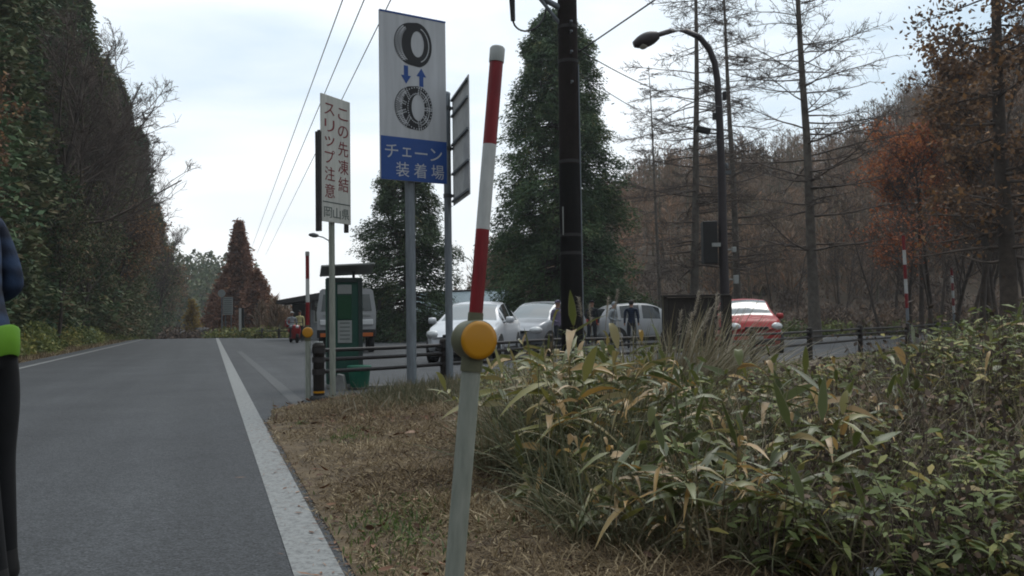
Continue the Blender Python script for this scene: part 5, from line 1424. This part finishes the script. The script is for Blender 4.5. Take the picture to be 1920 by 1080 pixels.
def hcap(px, D):
    """height of the planting: low near the mown strip, waist high further in, low again before the fence"""
    lim = 1 - (np.interp(px, TOPX, TOPY) - 597) / F * D
    own = np.interp(D, [2.2, 3.0, 4.0, 5.2, 7, 12, 25], [.18, .28, .52, .9, .92, .8, .85])
    return np.clip(np.minimum(lim, own), .04, 1.2)
def patch(X, Y, f, ph=0.0):
    return .5 + .25 * (np.sin(X * f + 1.7 * np.sin(Y * f * .7 + ph)) + np.sin(Y * f * 1.3 + ph + 1.3 * np.cos(X * f * .9)))

# broad leaved bamboo grass
p1, px1, D1 = sample(1000, 2.7, 6.5, 850, 2050)
p2, px2, D2 = sample(1500, 6.5, 22, 850, 2050)
p = np.concatenate([p1, p2]); px = np.concatenate([px1, px2]); D = np.concatenate([D1, D2])
dens = np.interp(px, [850, 1000, 1350, 1500, 1750, 1950], [1, 1, .95, .7, .45, .3]) * np.where(patch(p[:, 0], p[:, 1], 1.6) > .3, 1, .5)
dens = dens * np.where((px > 1600) & (D < 5), .25, 1)
kp = inpoly(p[:, 0], p[:, 1], BE) & (rng.uniform(0, 1, len(p)) < dens)
p, px, D = p[kp], px[kp], D[kp]; p[:, 2] = vz(p[:, 0], p[:, 1])
h = hcap(px, D) * rng.uniform(.2, 1.06, len(p)) * (.72 + .38 * patch(p[:, 0], p[:, 1], 2.3, 4)); h = np.maximum(h, .06)
lean_ = rng.normal(size=(len(p), 2)) * .3 + [.05, 0]
top = p + np.stack([lean_[:, 0] * h, lean_[:, 1] * h, h], 1)
mb = MB()
mb.tubes(np.stack([p - [0, 0, .03], (p + top) / 2 + rng.normal(size=p.shape) * .01, top], 1), np.tile([.003, .0025, .0015], (len(p), 1)), 3, mat=1)
m = 8; boost = np.interp(px, [870, 930, 1080, 1180], [.0, 1, 1, .0]) * np.interp(D, [3.5, 4.5, 8, 10], [0, 1, 1, 0])
idx = np.repeat(np.arange(len(p)), m); f = rng.uniform(.55, 1.0, len(idx)); f[::m] = 1
base = p[idx] + (top - p)[idx] * f[:, None]
a = rng.uniform(0, 6.283, len(idx)); el_ = rng.uniform(-.1, .75, len(idx)); el_[::m] = 1.3
d = np.stack([np.cos(a) * np.cos(el_), np.sin(a) * np.cos(el_), np.sin(el_)], 1)
Ln = rng.uniform(.08, .25, len(idx)) * np.interp(h[idx], [.1, .4], [.75, 1]) * (1 + .3 * boost[idx])
tone = np.clip(np.repeat(rng.beta(1.6, 2.2, len(p)) + .3 * boost, m) * .72 + rng.uniform(-.06, .2, len(idx)), 0, .8)
dead = rng.uniform(0, 1, len(idx)) < .27; tone[dead] = rng.uniform(.8, 1, dead.sum())
dr = rng.uniform(.1, .75, len(idx)); dr[dead] += .3
mb.blades(base, d, Ln, Ln * rng.uniform(.14, .24, len(idx)), dr, 4, var=tone, wide=.3, three=True)
tag(mb.build('bamboo_grass', [A['sasa'], A['straw']]), kind='stuff')

# small leaved bushes and weeds, denser to the right
p1, px1, D1 = sample(900, 2.6, 9, 1250, 2080); p2, px2, D2 = sample(1700, 9, 33, 1380, 2080)
p3, px3, D3 = sample(260, 5, 13, 880, 1300)
p = np.concatenate([p1, p2, p3]); px = np.concatenate([px1, px2, px3]); D = np.concatenate([D1, D2, D3])
kp = inpoly(p[:, 0], p[:, 1], BE) & (rng.uniform(0, 1, len(p)) < np.interp(px, [900, 1250, 1500, 1800], [.5, .35, .7, 1.0]))
p, px, D = p[kp], px[kp], D[kp]; p[:, 2] = vz(p[:, 0], p[:, 1])
h = hcap(px, D) * rng.uniform(.35, 1.1, len(p)) * (.7 + .5 * patch(p[:, 0], p[:, 1], 1.9, 1))
per = 42; idx = np.repeat(np.arange(len(p)), per); u = rng.uniform(.05, 1, len(idx)); a = rng.uniform(0, 6.283, len(idx))
rr = h[idx] * .42 * rng.uniform(.1, 1, len(idx)) * np.sin(np.pi * np.clip(u * .8 + .15, 0, 1))
q = p[idx] + np.stack([np.cos(a) * rr, np.sin(a) * rr, h[idx] * u], 1)
tone = np.clip(np.repeat(rng.uniform(0, .5, len(p)) + .42 * patch(p[:, 0], p[:, 1], .9, 2.5), per) + rng.uniform(-.12, .15, len(q)), 0, 1)
sp_ = rng.uniform(0, 1, len(q)) < .05; tone[sp_] = rng.uniform(.9, 1, sp_.sum())
mb = MB(); mb.blades(q, np.stack([np.cos(a), np.sin(a), rng.uniform(-.3, .8, len(q))], 1), rng.uniform(.04, .10, len(q)), rng.uniform(.018, .034, len(q)), .3, 2, var=tone, wide=.4)
st_n = len(p) * 3; i3 = np.repeat(np.arange(len(p)), 3); e = p[i3] + np.stack([rng.normal(size=st_n) * h[i3] * .22, rng.normal(size=st_n) * h[i3] * .22, h[i3] * rng.uniform(.7, 1.05, st_n)], 1)
mb.tubes(np.stack([p[i3], (p[i3] + e) / 2 + rng.normal(size=e.shape) * .02, e], 1), np.tile([.004, .003, .0015], (st_n, 1)), 3, mat=1, var=rng.uniform(0, 1, st_n))
tag(mb.build('verge_weeds', [A['bush'], A['twig']]), kind='stuff')

# thin grass blades between the bamboo grass
p1, px1, D1 = sample(42000, 2.5, 8, 860, 2080); p2, px2, D2 = sample(30000, 8, 30, 800, 2080)
p = np.concatenate([p1, p2]); px = np.concatenate([px1, px2]); D = np.concatenate([D1, D2])
kp = inpoly(p[:, 0], p[:, 1], BE); p, px, D = p[kp], px[kp], D[kp]; p[:, 2] = vz(p[:, 0], p[:, 1])
h = hcap(px, D) * rng.uniform(.25, 1.1, len(p)); h = np.maximum(h, .06)
mb = MB(); mb.blades(p, rng.normal(size=p.shape) * [.6, .6, .15] + [.2, 0, 1], h * 1.2, rng.uniform(.005, .011, len(p)), rng.uniform(.1, .6, len(p)), 4, var=np.clip(patch(p[:, 0], p[:, 1], 1.1, 2) * .8 + rng.normal(size=len(p)) * .2, 0, 1))
tag(mb.build('tall_grass', A['pampas']), kind='stuff')
# bleached scrubby twigs low in the right corner
p, px, D = sample(4200, 2.4, 7.5, 1350, 2080)
kp = inpoly(p[:, 0], p[:, 1], BE) & (rng.uniform(0, 1, len(p)) < np.interp(px, [1350, 1650, 1800], [.15, .7, 1])); p, px, D = p[kp], px[kp], D[kp]; p[:, 2] = vz(p[:, 0], p[:, 1])
PLs = polyline(p, rng.normal(size=p.shape) * .7 + [0, 0, 1], np.maximum(hcap(px, D), .2) * rng.uniform(.5, 1.1, len(p)), 3, .25, .0)
mb = MB(); RL_ = np.tile([.0035, .003, .002, .001], (len(p), 1)); mb.tubes(PLs, RL_, 3, mat=1, var=rng.uniform(0, 1, len(p)))
Q2, R2 = children(PLs, RL_, 4, .2, 1, .55, .2, (.3, .6), .0012, 2, .2, .03); mb.tubes(Q2, R2, 3, mat=1, var=rng.uniform(0, 1, len(Q2)))
mb.leaves(Q2[:, -1], rng.uniform(.02, .05, len(Q2)), .6, rng.uniform(0, 1, len(Q2)), 0, .5)
tag(mb.build('dry_twigs', [A['scrub'], A['twig']]), kind='stuff')

# pampas grass clumps and plumes
def pampas(label, px, D, n, Lmin, Lmax, plumes, bias=(.25, 0), droop=(.25, .58), tone=(.35, 1.0)):
    b = GD(px, D); z = float(vz(b[0], b[1])); t = thing('pampas_grass', label, 'grass clump', (b[0], b[1], z), 0, 'pampas grass clumps on the verge')
    a = rng.uniform(0, 6.283, n); r_ = rng.uniform(0, .14, n); p = np.stack([np.cos(a) * r_, np.sin(a) * r_, np.zeros(n)], 1)
    d = np.stack([np.cos(a) * .34 + bias[0], np.sin(a) * .34 + bias[1], np.ones(n)], 1) + rng.normal(size=(n, 3)) * .14
    mb = MB(); mb.blades(p, d, rng.uniform(Lmin, Lmax, n), rng.uniform(.009, .017, n), rng.uniform(*droop, n), 8, var=rng.uniform(*tone, n), wide=.2)
    mb.build('blades', A['pampas'], t)
    for (qx, qy) in plumes:
        tipp = P(qx, qy, D) - np.array([b[0], b[1], z]); s_ = tipp * [.1, .1, 0]
        st_ = np.array([s_, s_ + (tipp - s_) * .5 + [-.03, 0, .05], tipp])
        mb = MB(); mb.tube(st_, [.0035, .003, .002], 5); dirp = vnorm(tipp - st_[1]); k = 230
        u = rng.uniform(0, .20, k); q = tipp - dirp * (.20 - u)[:, None]
        mb.blades(q, dirp + rng.normal(size=(k, 3)) * .32 + [.12, 0, 0], rng.uniform(.03, .07, k), .0035, .35, 2, var=rng.uniform(0, 1, k), mat=1)
        mb.build('plume', [A['straw'], A['plume']], t)
pampas('pampas grass clump with feathery plumes in front of the dark notice board', 1265, 7.2, 380, 1.1, 1.75, [(1276, 585), (1310, 548), (1296, 590), (1330, 580)], (.35, -.05))
pampas('pampas grass clump arching in front of the red car', 1322, 7.4, 380, 1.05, 1.7, [(1344, 553), (1348, 590)], (.4, 0))
pampas('pampas grass clump with two thin plumes against the brown utility pole', 1130, 9.0, 120, .7, 1.05, [(1085, 560), (1105, 575), (1158, 545), (1140, 560)], (.1, 0))
pampas('drooping straw coloured grass clump among the bamboo grass, lower than the others', 1455, 5.0, 420, .65, 1.1, [], (.55, -.1), (.5, 1.0), (.4, 1))
pampas('dense grey green grass clump left of the notice board posts', 1195, 7.3, 300, .9, 1.45, [], (.3, 0), (.25, .6), (.3, 1))

pampas('fine drooping grass clump in the middle of the bamboo grass', 1290, 5.4, 300, .7, 1.15, [], (.4, -.05), (.35, .8), (.3, .95))
pampas('fine drooping grass clump right of the pampas grass, in front of the rail fence', 1425, 7.0, 300, .7, 1.1, [], (.5, 0), (.4, .8), (.35, 1))
pampas('yellowish drooping grass clump among the leafy weeds further right', 1590, 5.6, 260, .55, .95, [], (.5, -.1), (.5, .95), (.5, 1))
pampas('straggling grass clump at the left edge of the bamboo grass behind the near pole', 930, 5.6, 220, .4, .75, [], (.1, 0), (.3, .8), (.2, .8))

# mown dry grass, green tufts and fallen leaves
n = 190000
o = rng.uniform(edge - .03, 4.2, n); s_ = np.sqrt(rng.uniform(1.3 ** 2, 13.5 ** 2, n)); p = o[:, None] * rn + s_[:, None] * rd
n2 = 70000; o2 = rng.uniform(.6, 3.2, n2); s2 = np.sqrt(rng.uniform(1.5 ** 2, 5.5 ** 2, n2)); o = np.concatenate([o, o2]); s_ = np.concatenate([s_, s2]); p = o[:, None] * rn + s_[:, None] * rd
kp = (inpoly(p[:, 0], p[:, 1], VP) | (np.abs(o - edge) < .04) & (s_ < 9.2)) & (p[:, 1] > 1.6); p = p[kp]; p[:, 2] = vz(p[:, 0], p[:, 1]) - .006
inb = inpoly(p[:, 0], p[:, 1], BE)
pt = patch(p[:, 0], p[:, 1], 4.5); pt2 = patch(p[:, 0], p[:, 1], 1.8, 3)
de = dist_edge(p[:, 0], p[:, 1])
hh = rng.uniform(.03, .095, len(p)) * (.5 + .9 * pt) * np.clip(.5 + de, .5, 1.15)
mb = MB(); mb.blades(p, rng.normal(size=p.shape) * [1, 1, .25] + [0, 0, .55], hh * 1.5, rng.uniform(.004, .0095, len(p)), rng.uniform(.1, .9, len(p)), 2, var=np.clip(pt * .3 + pt2 * .25 + rng.normal(size=len(p)) * .26 + .16, 0, 1))
tag(mb.build('dry_grass', A['straw']), kind='stuff')
tufts = [(720, 985, .34, 900), (770, 1000, .25, 700), (650, 832, .2, 420), (672, 815, .14, 260), (610, 735, .12, 160), (690, 735, .25, 500), (720, 738, .2, 300), (800, 960, .2, 300), (760, 1050, .25, 400), (560, 800, .1, 90), (955, 1000, .16, 160), (640, 742, .15, 200)]
pp = []
for (gx, gy, r_, k) in tufts:
    c = G(gx, gy); q = c + np.stack([rng.normal(size=k) * r_ * .5, rng.normal(size=k) * r_ * .8, np.zeros(k)], 1); pp.append(q[:max(30, int(k * .6))])
p = np.concatenate(pp); p = p[inpoly(p[:, 0], p[:, 1], VP)]; p[:, 2] = vz(p[:, 0], p[:, 1]) - .005
mb = MB(); mb.blades(p, rng.normal(size=p.shape) * .6 + [0, 0, .8], rng.uniform(.025, .08, len(p)), rng.uniform(.005, .012, len(p)), rng.uniform(.1, .6, len(p)), 3, var=rng.uniform(0, 1, len(p)))
tag(mb.build('green_grass', A['green_grass']), kind='stuff')
# taller straw grass where the signs stand
n = 5200; c0, c1_ = G(775, 745), G(875, 735)
t_ = rng.uniform(-.1, 1.1, n)[:, None]; p = c0 * (1 - t_) + c1_ * t_ + rng.normal(size=(n, 3)) * [.35, .75, 0]; p[:, 1] -= .6
p = p[inpoly(p[:, 0], p[:, 1], VP)]; p[:, 2] = vz(p[:, 0], p[:, 1])
mb = MB(); mb.blades(p, rng.normal(size=p.shape) * .35 + [0, 0, 1], rng.uniform(.08, .34, len(p)), rng.uniform(.006, .012, len(p)), rng.uniform(.1, .5, len(p)), 3, var=np.clip(rng.normal(size=len(p)) * .25 + .4, 0, 1))
tag(mb.build('straw_grass', A['pampas']), kind='stuff')
n = 2600
o = rng.uniform(edge + .02, 4.0, n); s_ = np.sqrt(rng.uniform(1.5 ** 2, 12 ** 2, n)); p = o[:, None] * rn + s_[:, None] * rd
kp = inpoly(p[:, 0], p[:, 1], VP) & (p[:, 1] > 1.8) & (patch(p[:, 0], p[:, 1], 1.5, 5) > rng.uniform(.25, .75, n)); p = p[kp]; p[:, 2] = vz(p[:, 0], p[:, 1]) + rng.uniform(.012, .04, len(p))
mb = MB(); dd_ = rng.normal(size=p.shape) * [1, 1, .12]
mb.blades(p, dd_, rng.uniform(.03, .075, len(p)), rng.uniform(.018, .04, len(p)), rng.uniform(-.5, .4, len(p)), 3, var=rng.beta(1.5, 2.2, len(p)), wide=.45, three=True)
tag(mb.build('fallen_leaves', A['litter']), kind='stuff')
# bits of straw and leaf blown onto the edge of the road
n = 420
o = edge - np.abs(rng.normal(size=n)) * .11; s_ = rng.uniform(1.6, 9.4, n) ; p = o[:, None] * rn + s_[:, None] * rd; p[:, 2] = .010
mb = MB(); mb.blades(p, rng.normal(size=p.shape) * [1, 1, .04], rng.uniform(.015, .07, n), np.where(rng.uniform(0, 1, n) < .25, .02, .005), .0, 2, var=rng.uniform(.2, 1, n), wide=.45, side=np.cross(rng.normal(size=p.shape) * [1, 1, 0], [0, 0, 1.0]))
tag(mb.build('blown_debris', A['litter']), kind='stuff')
# curled pale leaf scraps
for lbl, gx, gy, L_ in (('large curled pale dry leaf lying on the mown grass beyond the near pole', 760, 812, .17), ):
    c = G(gx, gy, .04); o = MB().blades(np.array([[0, 0, 0.0]]), np.array([[.9, .2, .35]]), L_, .06, .5, 6, var=.95, three=True, wide=.4).build('dry_leaf', A['litter']); o.location = tuple(c); tag(o, lbl, 'leaf')
c = P(1640, 1072, 3.1); o = MB().grid(np.array([[(x, y, .012 * math.sin(9 * x + 5 * y)) for y in np.linspace(-.02, .02, 4)] for x in np.linspace(-.04, .04, 6)])).build('paper_scrap', A['paper']); o.location = tuple(c); o.rotation_euler = (.5, .2, .5)
tag(o, 'small white paper scrap caught in the leaves at the bottom right', 'litter')

# ------------------------------------------------------------------ the damp air of an overcast valley
def haze_material():
    m = bpy.data.materials.new('haze'); m.use_nodes = True; nt = m.node_tree; nt.nodes.clear()
    o = nt.nodes.new('ShaderNodeOutputMaterial'); v = nt.nodes.new('ShaderNodeVolumePrincipled')
    v.inputs['Color'].default_value = (.86, .9, .94, 1); v.inputs['Density'].default_value = .00055; v.inputs['Anisotropy'].default_value = .25
    nt.links.new(v.outputs[0], o.inputs['Volume']); return m
tag(MB().box((0, 90, 30), (700, 560, 80)).build('haze', haze_material()), kind='stuff')
